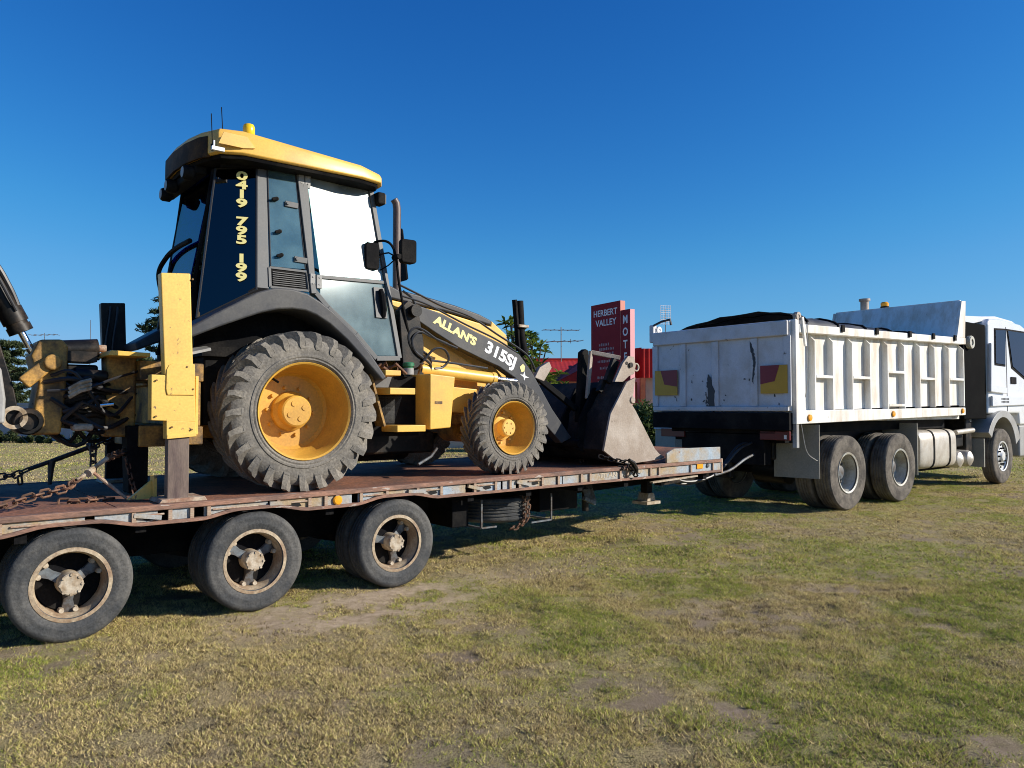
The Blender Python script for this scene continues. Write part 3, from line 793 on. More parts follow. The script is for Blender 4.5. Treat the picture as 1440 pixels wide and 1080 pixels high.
mb = MB(); mb.box(Lw + 0.521, Lw + 0.532, 0.02, 0.22, 0.1, topz - 0.365); th.part('sunlit_edge_strip', mb, M['sign_edge_pink'])
def sgn(body, x, z, size, sx=1.0, bold=0.004, yy=-0.004, mat='decal_white', line=1.0, align='CENTER'):
    th.part('lettering', text_mesh(body, (x, yy, z), (1, 0, 0), (0, 0, 1), size, M[mat], 0.002, bold, sx=sx, line=line, align=align), None)
sgn('HERBERT', Lw * 0.50, topz - 0.36, 0.33, 1.05)
sgn('VALLEY', Lw * 0.52, topz - 0.72, 0.33, 1.1)
for k, ch in enumerate('MOTEL'): sgn(ch, Lw + 0.27, topz - 0.72 - 0.44 * k, 0.40, 0.9, 0.01, yy=0.011)
M['decal_faded'] = plain('faded_white_lettering', (0.38, 0.28, 0.28), 0.6)
# the small print is unreadable in the photograph: rows of pale marks at its place
for (z, x0, x1) in ((1.52, .50, 1.05), (1.68, .52, 1.35), (1.86, .38, 1.36), (2.13, .42, 1.38), (2.38, .55, 1.2), (2.72, .4, 1.3), (2.90, .42, 1.32), (3.42, .40, 1.0)):
    mb = MB(); x = x0; q = random.Random(int(z * 100))
    while x < x1:
        l = q.uniform(0.035, 0.075); mb.box(x, x + l, -0.006, -0.001, topz - z - q.uniform(.035, .055), topz - z + q.uniform(.03, .06)); x += l + q.uniform(0.03, 0.06)
    th.part('small_print', mb, M['decal_faded'])

# ---- TV antennas
def antenna(base, hgt, label, yaw, booms, cat='antenna'):
    th = Thing('tv_antenna', label, cat, base, 'television antennas', world=True, rotz=yaw)
    mb = MB(); mb.cyl((0, 0, 0), (0, 0, hgt), 0.022, n=8); th.part('mast', mb, M['alu'])
    for (z, L0, L1, els, tilt, rod) in booms:
        mb = MB(); mb.cyl((L0, 0, z - tilt), (L1, 0, z + tilt), 0.02, n=6)
        b = th.part('boom', mb, M['alu'])
        e = MB()
        for (x, hw, ax) in els:
            zz = z - tilt + 2 * tilt * (x - L0) / (L1 - L0)
            e.cyl((x, -hw, zz), (x, hw, zz), rod, n=5) if ax == 'y' else e.cyl((x, 0, zz - hw), (x, 0, zz + hw), rod, n=5)
        th.part('element', e, M['alu'], parent=b)
    return th
antenna((wpt(790, 505, 33)[0], 33.4, 3.6), 1.55, 'two tiered television antenna above the red roof, right of the leafy tree', 0.3,
        [(1.42, -0.85, 0.85, [(-.8, .3, 'y'), (-.4, .32, 'y'), (0, .34, 'y'), (.4, .3, 'y'), (.8, .26, 'y')], 0.02, 0.010),
         (0.92, -0.95, 0.95, [(-.9, .5, 'y'), (-.5, .55, 'y'), (0, .5, 'y'), (.5, .45, 'y'), (.9, .4, 'y'), (0.45, .1, 'z')], 0.05, 0.014)])
th = antenna((wpt(936, 470, 40)[0], 40, 3.4), 3.4, 'tall antenna mast with white grid panel rising behind the left corner of the tailgate', 0.2,
        [(2.05, -0.55, 0.75, [(-.5, .4, 'y'), (-.2, .45, 'y'), (.1, .45, 'y'), (.4, .4, 'y'), (.7, .35, 'y')], 0.1, 0.014)])
mb = MB()
for i in range(9): mb.cyl((-.28, -0.03, 2.62 + i * .12), (.28, -0.03, 2.62 + i * .12), 0.014, n=5)
for x in (-.28, -.14, 0, .14, .28): mb.cyl((x, -0.03, 2.58), (x, -0.03, 3.62), 0.012, n=5)
th.part('grid_panel', mb, M['decal_white'])
antenna((wpt(62, 500, 60)[0], 60, 5.2), 2.35, 'flat television antenna above the conifers at the far left', 0.1,
        [(2.2, -1.0, 1.0, [(-.9, .6, 'y'), (-.5, .6, 'y'), (0, .6, 'y'), (.5, .5, 'y'), (.9, .5, 'y')], 0.03, 0.02)])
th = Thing('radio_mast', 'thin upright mast behind the digger boom, left of the black stabiliser', 'mast', (wpt(127, 480, 55)[0], 55, 0), world=True)
mb = MB(); mb.cyl((0, 0, 0), (0, 0, 8.0), 0.035, 0.02, n=8); th.part('pole', mb, M['alu'])
mb = MB(); mb.cyl((-.15, 0, 5.0), (.15, 0, 5.0), 0.02, n=6); mb.cyl((0, 0, -0.02), (0, 0, .12), .14, n=10); th.part('bracket', mb, M['alu'])

# pale utility box glimpsed under the truck body
th = Thing('utility_box', 'small sunlit beige box beyond the trailer nose, under the tailgate', 'box', (wpt(937, 622, 17.2)[0], 17.2, 0), world=True, rotz=-0.3)
mb = MB(); mb.box(-.22, .22, -.2, .2, 0, 1.1); th.part('cabinet', mb, M['cream'], bevel=0.01)
mb = MB(); mb.box(-.25, .25, -.24, .24, 1.102, 1.16); th.part('lid', mb, M['decal_white'], bevel=0.01)
mb = MB(); mb.box(-.02, .1, -.215, -.203, .55, .68); th.part('vent', mb, M['decal_dark'])
# dark line of shrubs far right, behind the truck cab
hedge((33.0, 36.0, 0), (22.0, 1.5, 1.6), 35, 'dark shrub row on the far right beyond the truck cab', name='shrub_row', n=5200, size=0.12, cat='shrubs')
# ================================================================== WHEELS (drawn round their own centre, axle along t, outer face at -t)
def road_tyre(R, rim, w, grooves=4, n=64):
    h = w / 2
    prof = [(rim - 0.012, -h * 0.72), (rim + 0.012, -h * 0.86), (rim + (R - rim) * 0.35, -h * 0.985), (rim + (R - rim) * 0.40, -h), (rim + (R - rim) * 0.46, -h * 0.99), (rim + (R - rim) * 0.7, -h * 0.975), (rim + (R - rim) * 0.74, -h * 0.985), (R - 0.022, -h * 0.93), (R - 0.004, -h * 0.80)]
    q = -h * 0.80
    step = 2 * h * 0.80 / grooves
    for k in range(grooves):
        a = q + k * step
        if k: prof += [(R - 0.013, a - 0.006), (R - 0.013, a + 0.006)]
        prof += [(R, a + 0.012), (R, a + step - 0.012)]
    prof += [(R - 0.004, h * 0.80), (R - 0.022, h * 0.93), (rim + (R - rim) * 0.45, h), (rim + 0.012, h * 0.86), (rim - 0.012, h * 0.72)]
    return MB().lathe(prof, n=n)

def lug_tyre(R, rim, w, nl, lug_h, skew, fat):
    h = w / 2; rb = R - lug_h
    prof = [(rim + 0.018, -h * 0.70), (rim + 0.034, -h * 0.86), (rim + (rb - rim) * 0.22, -h * 0.94), (rim + (rb - rim) * 0.25, -h * 0.975), (rim + (rb - rim) * 0.30, -h * 0.95), (rim + (rb - rim) * 0.34, -h * 0.985), (rim + (rb - rim) * 0.40, -h * 0.985), (rim + (rb - rim) * 0.42, -h * 0.955), (rim + (rb - rim) * 0.62, -h * 0.965), (rb - 0.05, -h * 0.92), (rb - 0.015, -h * 0.80), (rb, -h * 0.5), (rb + 0.004, 0)]
    prof += [(r, -t) for r, t in prof[::-1][1:]]
    mb = MB().lathe(prof, n=72)
    for side in (-1, 1):
        for k in range(nl):
            a0 = 2 * math.pi * (k + (0.5 if side > 0 else 0)) / nl
            secs = []
            # (t, inner radius, outer radius, angle offset, half width)
            for (t, ri, ro, da, hw) in ((-h * 0.985, rb - 0.105, rb - 0.055, -skew * 1.05, fat * 0.95), (-h * 0.995, rb - 0.085, rb - 0.012, -skew, fat), (-h * 0.93, rb - 0.06, R - 0.012, -skew * 0.92, fat), (-h * 0.80, rb - 0.03, R - 0.001, -skew * 0.75, fat * 0.95), (-h * 0.35, rb - 0.02, R, 0.0, fat * 0.8), (h * 0.10, rb - 0.02, R - 0.002, skew * 0.9, fat * 0.62)):
                t = t * -side
                a = a0 + da
                pts = []
                for (r, d) in ((ri, -hw * 1.15), (ro, -hw * 0.85), (ro, hw * 0.85), (ri, hw * 1.15)):
                    pts.append((r * math.cos(a + d), t, r * math.sin(a + d)))
                secs.append(pts)
            mb.loft(secs)
    return mb

def ring_bolts(mb, n, r, t0, t1, br, ph=0.0):
    for k in range(n):
        a = 2 * math.pi * k / n + ph
        c = (r * math.cos(a), r * math.sin(a))
        mb.cyl((c[0], t0, c[1]), (c[0], t1, c[1]), br, n=6)
    return mb

def mesh_of(mb, name, mat, angle=35): return mb.mesh(name, mat=mat, angle=angle)

def place_wheel(th, meshes, at, flip=False, label=None, spin=0.0):
    """meshes: first is the wheel itself, the rest its sub-parts"""
    w = th.part('wheel', meshes[0], None, at=at, label=label)
    w.rotation_euler = (0, spin, math.pi if flip else 0)
    for m in meshes[1:]:
        nm_ = m.name.split('.')[0]; th.part(nm_, m, None, parent=w, kind='stuff' if nm_ in ('wheel_nut', 'hand_hole') else None)
    return w

# trailer wheel: tyre, open tan rim, three-spoke spider with clamps, hub cap
TR, TW = 0.381, 0.215
tt = road_tyre(TR, 0.232, TW)
rim = MB().lathe([(0.222, -TW * .46), (0.246, -TW * .455), (0.249, -TW * .42), (0.238, -TW * .39), (0.226, -TW * .37), (0.222, -TW * .30), (0.205, -TW * .18), (0.200, TW * .3), (0.232, TW * .44), (0.246, TW * .46)], n=64)
drum = MB().lathe([(0.0, 0.055), (0.19, 0.055), (0.2, 0.065), (0.2, 0.1)], n=40)
spid = MB()
for k in range(3):
    a = math.radians(30 + 120 * k)
    d = Vector((math.cos(a), 0, math.sin(a)))
    sd = Vector((-math.sin(a), 0, math.cos(a)))
    secs = []
    for r, hw, t0, t1 in ((0.05, 0.036, 0.0, 0.04), (0.12, 0.028, 0.015, 0.05), (0.175, 0.040, 0.02, 0.05), (0.198, 0.055, 0.02, 0.05)):
        secs.append([d * r + sd * x + Vector((0, t, 0)) for x, t in ((-hw, t0), (hw, t0), (hw, t1), (-hw, t1))])
    spid.loft(secs)
clamp = MB().cyl((.188, -.005, 0), (.188, .04, 0), .017, .021, n=8)
hub = MB().lathe([(0.0, -0.088), (0.066, -0.088), (0.074, -0.080), (0.078, -0.02), (0.08, 0.05)], n=32)
ring_bolts(hub, 8, 0.066, -0.095, -0.075, 0.010)
TRW = [mesh_of(rim, 'wheel', M['rim_trailer']), mesh_of(tt, 'tyre', M['tyre_black']), mesh_of(drum, 'brake_drum', M['black']), mesh_of(spid, 'spoke_hub', M['spoke_grey']), mesh_of(hub, 'hub_cap', M['hub_pale'])]
CLAMP = mesh_of(clamp, 'rim_clamp', M['hub_pale'])
TRI = [mesh_of(MB().lathe([(0.222, -TW * .46), (0.246, -TW * .45), (0.20, -TW * .2), (0.20, TW * .3), (0.246, TW * .46)], n=40), 'wheel', M['rim_trailer']), TRW[1]]

# ================================================================== TRAILER
trl = Thing('lowloader_trailer', 'long rusty low loader trailer with three axles carrying the yellow digger', 'trailer', (2.5, 1.25, 0.0))
S0, S1, WID = -2.7, 7.235, 2.52
# deck: plate by plate, with seams
edges = [S0, -1.15, 0.33, 1.9, 3.42, 4.95, 6.3, S1]
for a, b in zip(edges[:-1], edges[1:]):
    mb = MB(); mb.prism([(a + .004, deckz(a) - .012), (b - .004, deckz(b) - .012), (b - .004, deckz(b)), (a + .004, deckz(a))], 0.03, WID - 0.03)
    trl.part('deck_plate', mb, M['rust'], bevel=0.003)
def arch(s, base=0.0):
    h = 0.0
    for c in (0.05, 1.29, 2.54):
        x = abs(s - c)
        if x < 0.43:
            k = 1.0 if x < 0.13 else max(0.0, (0.43 - x) / 0.30)
            k = k * k * (3 - 2 * k)
            h = max(h, 0.048 * k)
    return h
def botz(s): return 0.728 + 0.0045 * s + arch(s)
ss = [S0 + (S1 - S0) * k / 160 for k in range(161)]
for near in (True, False):
    f = (lambda t: t) if near else (lambda t: WID - t)
    def rng(a, b): return (min(f(a), f(b)), max(f(a), f(b)))
    lo, hi = rng(-0.012, 0.045)
    mb = MB(); mb.prism([(S0, deckz(S0) - .034), (S1, deckz(S1) - .034), (S1, deckz(S1) + .006), (S0, deckz(S0) + .006)], lo, hi)
    trl.part('top_chord', mb, M['rust_edge'], bevel=0.006)
    mb = MB(); mb.strip([(s, botz(s)) for s in ss], [(s, botz(s) + .026) for s in ss], lo, hi)
    trl.part('bottom_chord', mb, M['rust_edge'], bevel=0.004)
    if near:
        # web in pieces with open pockets between them
        gaps = [(-1.25, -1.15), (.12, .18), (.58, .66), (.82, .90), (1.38, 1.46), (1.845, 1.88), (2.10, 2.16), (2.66, 2.73), (3.27, 3.36), (3.69, 3.715), (3.88, 3.945), (4.42, 4.44), (4.50, 4.515)]
        st = [S0] + [g[1] for g in gaps]; en = [g[0] for g in gaps] + [S1]
        for a, b in zip(st, en):
            n = max(2, int((b - a) / 0.06)); sq = [a + (b - a) * k / n for k in range(n + 1)]
            mb = MB(); mb.strip([(s, botz(s) + .027) for s in sq], [(s, deckz(s) - .036) for s in sq], 0.010, 0.022)
            trl.part('side_panel', mb, M['rail_paint'])
    else:
        mb = MB(); mb.strip([(s, botz(s) + .027) for s in ss], [(s, deckz(s) - .036) for s in ss], lo + .02, lo + .035)
        trl.part('side_panel', mb, M['rail_paint'])
pm = MB().box(-.013, .013, -.010, .0095, 0.0, 1.0).mesh('stake_post', mat=M['rust_post'])
for s in (-2.2, -1.6, -1.05, -0.36, 0.42, 0.66, 0.81, 0.93, 1.46, 1.72, 1.86, 1.96, 2.18, 2.43, 2.74, 2.99, 3.37, 3.62, 3.80, 3.92, 4.22, 4.44, 4.77, 4.90, 5.37, 5.49, 5.88, 6.03, 6.62, 7.06):
    z0, z1 = botz(s) + .027, deckz(s) - .036
    o = trl.part('stake_post', pm, None, at=(s, 0, z0)); o.scale = (1, 1, z1 - z0)
# tie rails and gussets in the pockets
for a, b in ((-0.30, 0.12), (0.46, 0.62), (0.96, 1.30), (1.50, 1.70), (2.20, 2.42), (2.76, 2.97), (3.40, 3.60), (4.04, 4.20)):
    mb = MB(); z = deckz(a) - .062; mb.cyl((a, .0, z), (b, .0, z + .002), .007, n=8); trl.part('tie_rail', mb, M['rust_post'])
for a, b in ((0.42, 0.60), (1.39, 1.56), (2.64, 2.82), (3.29, 3.45), (3.88, 4.06)):
    mb = MB(); mb.bar((a, .0, deckz(a) - .055), (b, .0, botz(b) + .05), .03, .03); trl.part('gusset', mb, M['rail_paint'])
hole = plain('black_opening', (0.006, 0.006, 0.006), 0.9)
for s in (0.02, 0.52, 1.2, 1.60, 2.33, 2.90, 3.52, 4.12):
    mb = MB(); z = deckz(s) - .082; mb.prism([(s - .05, z), (s + .03, z + .02), (s + .055, z - .012), (s - .01, z - .022)], .004, .0095); trl.part('tie_hole', mb, hole)
# main beams, cross members, axles
for t in (0.72, 1.66):
    mb = MB(); mb.prism([(S0, .55), (-.5, .40), (3.3, .40), (4.0, .52), (7.0, .60), (7.0, .82), (S0, .82)], t, t + .14); trl.part('main_beam', mb, M['black'])
mb = MB().box(-.035, .035, .05, WID - .05, .68, .79).mesh('cross_member', mat=M['black'])
for k in range(14): trl.part('cross_member', mb, None, at=(-2.4 + .72 * k, 0, 0))
for k, s in enumerate((0.05, 1.29, 2.54)):
    mb = MB(); mb.cyl((s, .1, TR), (s, WID - .1, TR), .062, n=12); trl.part('axle', mb, M['greasy'])
    for t in (.80, 1.72):
        mb = MB(); mb.strip([(s - .5 + .1 * i, .30 + .0 + .10 * ((i - 5) / 5) ** 2) for i in range(11)], [(s - .5 + .1 * i, .36 + .10 * ((i - 5) / 5) ** 2) for i in range(11)], t, t + .08); trl.part('leaf_spring', mb, M['greasy'])
    sp = (0.0, 0.06, -0.25)[k]
    wn_ = place_wheel(trl, TRW, (s, TW / 2, TR), spin=sp)
    for q in range(6):
        c_ = trl.part('rim_clamp', CLAMP, None, parent=wn_); c_.rotation_euler = (0, -math.radians(30 + 120 * (q // 2) + (-13, 13)[q % 2]), 0)
    place_wheel(trl, TRI, (s, TW * 1.5 + .035, TR), spin=sp)
    place_wheel(trl, TRW, (s, WID - TW / 2, TR), flip=True, spin=sp)
    place_wheel(trl, TRI, (s, WID - TW * 1.5 - .035, TR), flip=True)
    mb = MB(); mb.box(s - .12, s + .12, .56, .74, TR - .13, TR + .13); trl.part('brake_chamber', mb, M['greasy'], bevel=.05)
# nose: raised block, fold down step, front beam, drawbar
mb = MB(); mb.prism([(6.16, deckz(6.16) + .008), (7.2, deckz(7.2) + .008), (7.2, 1.075), (6.30, 1.082), (6.16, 1.03)], -0.012, 0.012); trl.part('nose_plate', mb, M['rail_paint'], bevel=.004)
mb = MB(); mb.prism([(6.3, deckz(6.3) + .006), (7.2, deckz(7.2) + .006), (7.2, 1.0), (6.9, 1.06), (6.5, 1.0)], 0.02, WID - .02); trl.part('nose_step', mb, M['rust'])
mb = MB(); mb.box(7.237, 7.27, 0.0, WID, .74, deckz(7.2) + .01); trl.part('front_beam', mb, M['rust_post'], bevel=.005)
mb = MB(); mb.bar((5.95, 0.05, .70), (6.75, 0.02, .735), .05, .02); trl.part('step_bar', mb, M['hub_pale'])
for t0 in (.75, 1.70):
    mb = MB(); mb.bar((6.9, t0, .62), (8.9, 1.26, .62), .10, .14); trl.part('drawbar', mb, M['greasy'])
mb = MB(); mb.cyl((8.85, 1.26, .62), (9.25, 1.26, .62), .05, n=12); trl.part('tow_eye', mb, M['greasy'])
mb = MB(); mb.hose([(7.2, .9, .72), (7.6, .85, .55), (8.2, .8, .62), (8.7, .75, .95), (9.0, .72, 1.05)], .02, 8); mb.hose([(7.2, 1.0, .72), (7.7, 1.0, .5), (8.3, .9, .60), (8.8, .85, .98), (9.0, .8, 1.05)], .018, 8); trl.part('air_hose', mb, M['rubber_hose'])
mb = MB(); mb.hose([(7.72, .45, .66), (8.0, .40, .72), (8.35, .42, .84), (8.62, .45, .90)], .018, 8); trl.part('hose_sleeve', mb, M['spoke_grey'])
# landing leg and its foot
mb = MB(); mb.box(6.45, 6.55, .55, .65, .42, .80); trl.part('landing_leg', mb, M['black'])
mb = MB(); mb.prism([(6.42, .40), (6.58, .40), (6.55, .50), (6.45, .50)], .52, .68); mb.box(6.37, 6.63, .48, .72, .36, .398); trl.part('leg_foot', mb, M['hub_pale'], bevel=.004)
# jockey stand with ribbed casting
mb = MB()
for k in range(3): mb.bar((5.36 + .05 * k, .55, .62), (5.40 + .045 * k, .52, .47), .022, .05)
mb.bar((5.33, .53, .52), (5.50, .53, .45), .05, .04); trl.part('coupling_casting', mb, M['spoke_grey'])
mb = MB(); mb.cyl((5.42, .6, .66), (5.42, .6, .36), .04, n=10); mb.box(5.30, 5.52, .58, .72, .60, .72); trl.part('stand', mb, M['greasy'])
# tool box and spare carrier
mb = MB(); mb.box(3.32, 3.52, .30, 1.15, .40, .72); trl.part('tool_box', mb, M['black'], bevel=.01)
mb = MB(); mb.box(4.62, 5.2, .50, 1.2, .42, .72); trl.part('tool_box', mb, M['black'], bevel=.01)
mb = MB()
for s in (3.60, 4.52): mb.bar((s, .20, .385), (s, .20, .66), .016, .016)
mb.bar((3.60, .20, .385), (3.80, .22, .38), .016, .016); mb.bar((4.26, .22, .375), (4.52, .20, .385), .016, .016)
mb.bar((3.60, .20, .385), (3.60, 1.15, .385), .03, .016); mb.bar((4.52, .20, .385), (4.52, 1.15, .385), .03, .016)
trl.part('spare_carrier', mb, M['spoke_grey'])
# lamps and lettering
mb = MB(); mb.lathe([(0.0, -.036), (.030, -.034), (.040, -.026), (.04, -.012)], c=(1.965, .018, .80), n=20); trl.part('side_lamp', mb, M['amber'])
mb = MB(); mb.box(6.74, 6.86, -.003, .009, .82, .885); trl.part('reflector', mb, M['amber'], bevel=.003)
mb = MB(); mb.lathe([(0.0, -.02), (.022, -.02), (.03, -.004)], c=(6.96, .013, .852), n=16); trl.part('side_lamp', mb, M['spoke_grey'])
mb = MB(); mb.box(5.66, 5.73, -.012, .02, .83, .865); trl.part('tie_plate', mb, M['hub_pale'])
trl.part('lettering', text_mesh('TITAN', (5.19, 0.008, .826), (1, 0, .004), (0, 0, 1), .07, M['hub_pale'], .001, .003, sx=1.35, off=trl.base), None)

# spare tyre lying flat in the carrier
sp = Thing('spare_tyre', 'spare tyre lying flat in the carrier under the trailer deck', 'tyre', (4.05, .64, .395))
lying = road_tyre(.42, .24, .25, 6)
lying.v = [(x, z, y) for x, y, z in lying.v]
o = sp.part('tyre', lying, M['tyre_black'], at=(4.05, .64, .522))

# ================================================================== CHAINS
def chain_links(mb, path, link=0.075, wire=0.0085, wid=0.026):
    P = [Vector(p) for p in path]
    d = [0.0]
    for a, b in zip(P[:-1], P[1:]): d.append(d[-1] + (b - a).length)
    def at(x):
        for i in range(len(P) - 1):
            if x <= d[i + 1] or i == len(P) - 2:
                k = (x - d[i]) / max(1e-6, d[i + 1] - d[i]); return P[i].lerp(P[i + 1], k), (P[i + 1] - P[i]).normalized()
    n = max(1, int(d[-1] / (link * 0.74)))
    for k in range(n):
        c, t = at((k + .5) * d[-1] / n)
        u = t.cross(Vector((0.3, 0.5, 1.0))).normalized(); w = t.cross(u).normalized()
        q = u if k % 2 else w
        ring = []
        for j in range(10):
            a = 2 * math.pi * j / 10
            ca, sa = math.cos(a), math.sin(a)
            ring.append(c + t * (ca * wid * .5 + math.copysign(max(0, link / 2 - wid * .5), ca) * (1 if abs(ca) > .01 else 0)) + q * sa * wid)
        mb.tube(ring, wire, 5, closed=True)
def chain(label, paths, mat, base, extra=None, group='tie down chains', **kw):
    th = Thing('tie_down_chain', label, 'chain', base, group)
    for p in paths:
        mb = MB(); chain_links(mb, p, **kw); th.part('chain', mb, M[mat])
    if extra:
        for nm, m2, mt in extra: th.part(nm, m2, M[mt])
    return th
b1 = MB(); b1.cyl((.155, .5, 1.035), (.235, .52, 1.095), .016, n=10); b1.cyl((.235, .52, 1.095), (.36, .55, 1.185), .013, .018, n=10); b1.cyl((.22, .49, 1.08), (.26, .53, 1.10), .03, n=10)
b2 = MB(); b2.tube([(.25, .50, 1.09), (.36, .47, .99), (.47, .44, .885)], [.012, .014, .010], 8)
chain('rusty load chain with a pale binder and lever lying over the trailer deck', [[(-1.2, .22, .90), (-.5, .20, .90), (-.336, .25, .905), (-.136, .28, .962), (.06, .38, .99), (.16, .5, 1.04)], [(.36, .55, 1.185), (.46, .75, 1.2), (.62, 1.0, 1.22)], [(.05, .55, .88), (.2, .5, .876), (.4, .55, .878)]], 'chain_rust', (0, .3, .87), [('load_binder', b1, 'hub_pale'), ('binder_lever', b2, 'rust_post')])
b3 = MB(); b3.cyl((-.02, 1.6, 1.055), (.16, 1.6, 1.12), .018, n=8); b3.cyl((.16, 1.6, 1.12), (.42, 1.6, 1.22), .02, n=8); b3.tube([(.15, 1.6, 1.12), (.142, 1.6, 1.05), (.136, 1.6, .92)], [.03, .024, .016], 8); b3.cyl((.41, 1.6, 1.22), (.47, 1.6, 1.24), .036, n=8)
chain('dark load chain with hanging lever stretched across the far side of the deck', [[(-.9, 1.6, .95), (-.212, 1.6, 1.005), (-.106, 1.6, 1.013), (-.02, 1.6, 1.055)], [(.45, 1.6, 1.23), (.60, 1.7, 1.28), (.75, 1.8, 1.30)], [(-.08, 1.6, 1.01), (-.07, 1.6, .93)]], 'chain_dark', (0, 1.6, .87), [('binder_lever', b3, 'chain_dark')])
chain('short dark chain dropping straight onto the pale binder', [[(.40, 1.3, 1.26), (.335, .95, 1.235), (.33, .9, 1.08)]], 'chain_dark', (.33, .9, .95))
hk = MB(); hk.tube([(.70, .85, 1.30), (.62, .83, 1.24), (.56, .80, 1.17)], [.02, .03, .02], 8)
chain('thin chain hanging down to the deck beside the near stabiliser leg', [[(.86, 1.0, 1.32), (.70, .85, 1.30)], [(.545, .8, 1.165), (.57, .79, 1.03), (.60, .75, .88)]], 'chain_rust', (.58, .78, .87), [('chain_hook', hk, 'chain_dark')], link=.055, wire=.006, wid=.018)
chain('dark chain from the front axle running down to the deck behind the loader bucket', [[(4.75, .75, 1.36), (4.97, .7, 1.308), (5.2, .7, 1.225), (5.43, .7, 1.13)], [(5.45, .7, 1.12), (5.462, .7, .92)]], 'chain_rust', (5.4, .7, .9), link=.06, wire=.007, wid=.02)
hk2 = MB(); hk2.tube([(5.46, -.05, .985), (5.53, -.045, .95), (5.585, -.04, .88), (5.60, -.04, .84)], [.02, .03, .03, .018], 8)
chain('greasy chain hooked over the trailer rail at the foot of the bucket side plate', [[(5.16, .12, 1.03), (5.30, .02, .985), (5.46, -.045, .96)], [(5.44, -.05, .93), (5.52, -.05, .86), (5.58, -.05, .80)], [(5.40, -.04, .90), (5.34, 0.02, .90)]], 'greasy', (5.45, -.04, .9), [('chain_hook', hk2, 'greasy')], link=.06, wire=.009, wid=.022)
chain('chain looped round the spare tyre under the deck', [[(4.15, .21, .72), (4.155, .20, .64), (4.16, .195, .52), (4.15, .21, .42), (4.09, .23, .345), (4.0, .25, .33)], [(4.20, .22, .70), (4.21, .205, .55), (4.20, .21, .44), (4.14, .22, .36)]], 'chain_rust', (4.16, .21, .34), link=.055, wire=.008, wid=.02)
# ================================================================== BACKHOE LOADER
M['bucket_back'] = weathered('shaded_bucket_back', (.022, .02, .02), (.07, .055, .045), amt=.4, scale=3, rough=.7, bump=.25, spec=.15, var=.3)  # near-black base carries the shade on the bucket's rear face
M['roof_shade'] = weathered('shaded_roof_yellow', (0.13, 0.068, 0.022), (0.035, 0.022, 0.014), amt=0.55, rough=0.6, bump=0.05, spec=0.1)  # roof yellow darkened to a brown that carries the shade
TC = 1.17                                   # centre line of the machine
bh = Thing('backhoe_loader', 'yellow backhoe loader with charcoal arms and cab chained down on the trailer', 'backhoe loader', (1.7, TC, deckz(1.7)))
def mir(t): return 2 * TC - t
# ---- wheels
RR = 0.665
rt = lug_tyre(RR, .362, .47, 25, .045, .30, .041)
rr = MB().lathe([(.378, -.165), (.396, -.205), (.405, -.216), (.401, -.222), (.388, -.212), (.376, -.17), (.372, -.135), (.368, -.12), (.368, -.06), (.335, .00), (.325, .08), (.30, .105), (.15, .105), (.0, .105)], n=72)
for k in range(1): pass
rr.lathe([(.385, .12), (.404, .17), (.38, .17)], n=40)
rh = MB().lathe([(.0, -.045), (.118, -.045), (.130, -.036), (.133, -.02), (.135, .04), (.165, .07), (.17, .104)], n=40)
ring_bolts(rh, 10, .205, .075, .104, .016)
for k in range(4): rh.cyl((.07 * math.cos(1.57 * k + .5), -.052, .07 * math.sin(1.57 * k + .5)), (.07 * math.cos(1.57 * k + .5), -.044, .07 * math.sin(1.57 * k + .5)), .022, n=12)
rv = MB(); rv.cyl((.34 * math.cos(2.3), -.03, .34 * math.sin(2.3)), (.30 * math.cos(2.3), -.09, .30 * math.sin(2.3)), .010, n=6)
RW = [mesh_of(rr, 'wheel', M['yellow_rim']), mesh_of(rt, 'tyre', M['tyre_dusty']), mesh_of(rh, 'hub', M['yellow_rim']), mesh_of(rv, 'valve', M['black'])]
ft = lug_tyre(.475, .245, .32, 28, .030, .27, .028)
fr = MB().lathe([(.250, -.11), (.266, -.138), (.273, -.148), (.268, -.153), (.258, -.144), (.248, -.10), (.235, -.05), (.215, .01), (.205, .05), (.19, .065), (.0, .065)], n=56)
fh = MB().lathe([(.0, -.068), (.075, -.068), (.086, -.060), (.09, -.045), (.092, .02), (.125, .04), (.13, .064)], n=32)
ring_bolts(fh, 8, .155, .04, .064, .013); ring_bolts(fh, 6, .055, -.076, -.066, .009)
FW = [mesh_of(fr, 'wheel', M['yellow_rim']), mesh_of(ft, 'tyre', M['tyre_dusty']), mesh_of(fh, 'hub', M['yellow_worn'])]
place_wheel(bh, RW, (1.735, .10 + .235, deckz(1.68) + RR - .006), spin=.07)
place_wheel(bh, RW, (1.735, mir(.10 + .235), deckz(1.68) + RR - .006), flip=True)
place_wheel(bh, FW, (3.985, .15 + .16, deckz(3.9) + .475 - .006), spin=.1)
place_wheel(bh, FW, (3.985, mir(.15 + .16), deckz(3.9) + .475 - .006), flip=True)
# ---- chassis
mb = MB(); mb.prism([(.95, 1.30), (4.85, 1.42), (4.85, 1.78), (2.9, 1.80), (2.2, 1.98), (.95, 1.98)], .84, 1.50); bh.part('chassis', mb, M['yellow_dark'], bevel=.015)
mb = MB(); mb.cyl((1.735, .5, 1.53), (1.735, 1.84, 1.53), .15, n=20); mb.cyl((1.735, .9, 1.53), (1.735, 1.44, 1.53), .24, n=20); bh.part('rear_axle', mb, M['yellow_dark'])
mb = MB(); mb.box(3.88, 4.10, .5, 1.84, 1.28, 1.44); mb.cyl((3.98, 1.0, 1.36), (3.98, 1.34, 1.36), .17, n=16); bh.part('front_axle', mb, M['yellow_dark'], bevel=.02)
mb = MB(); mb.box(2.2, 3.5, .88, 1.46, 1.10, 1.32); mb.cyl((2.6, 1.17, 1.2), (3.3, 1.17, 1.2), .18, n=14); bh.part('transmission', mb, M['greasy'], bevel=.03)
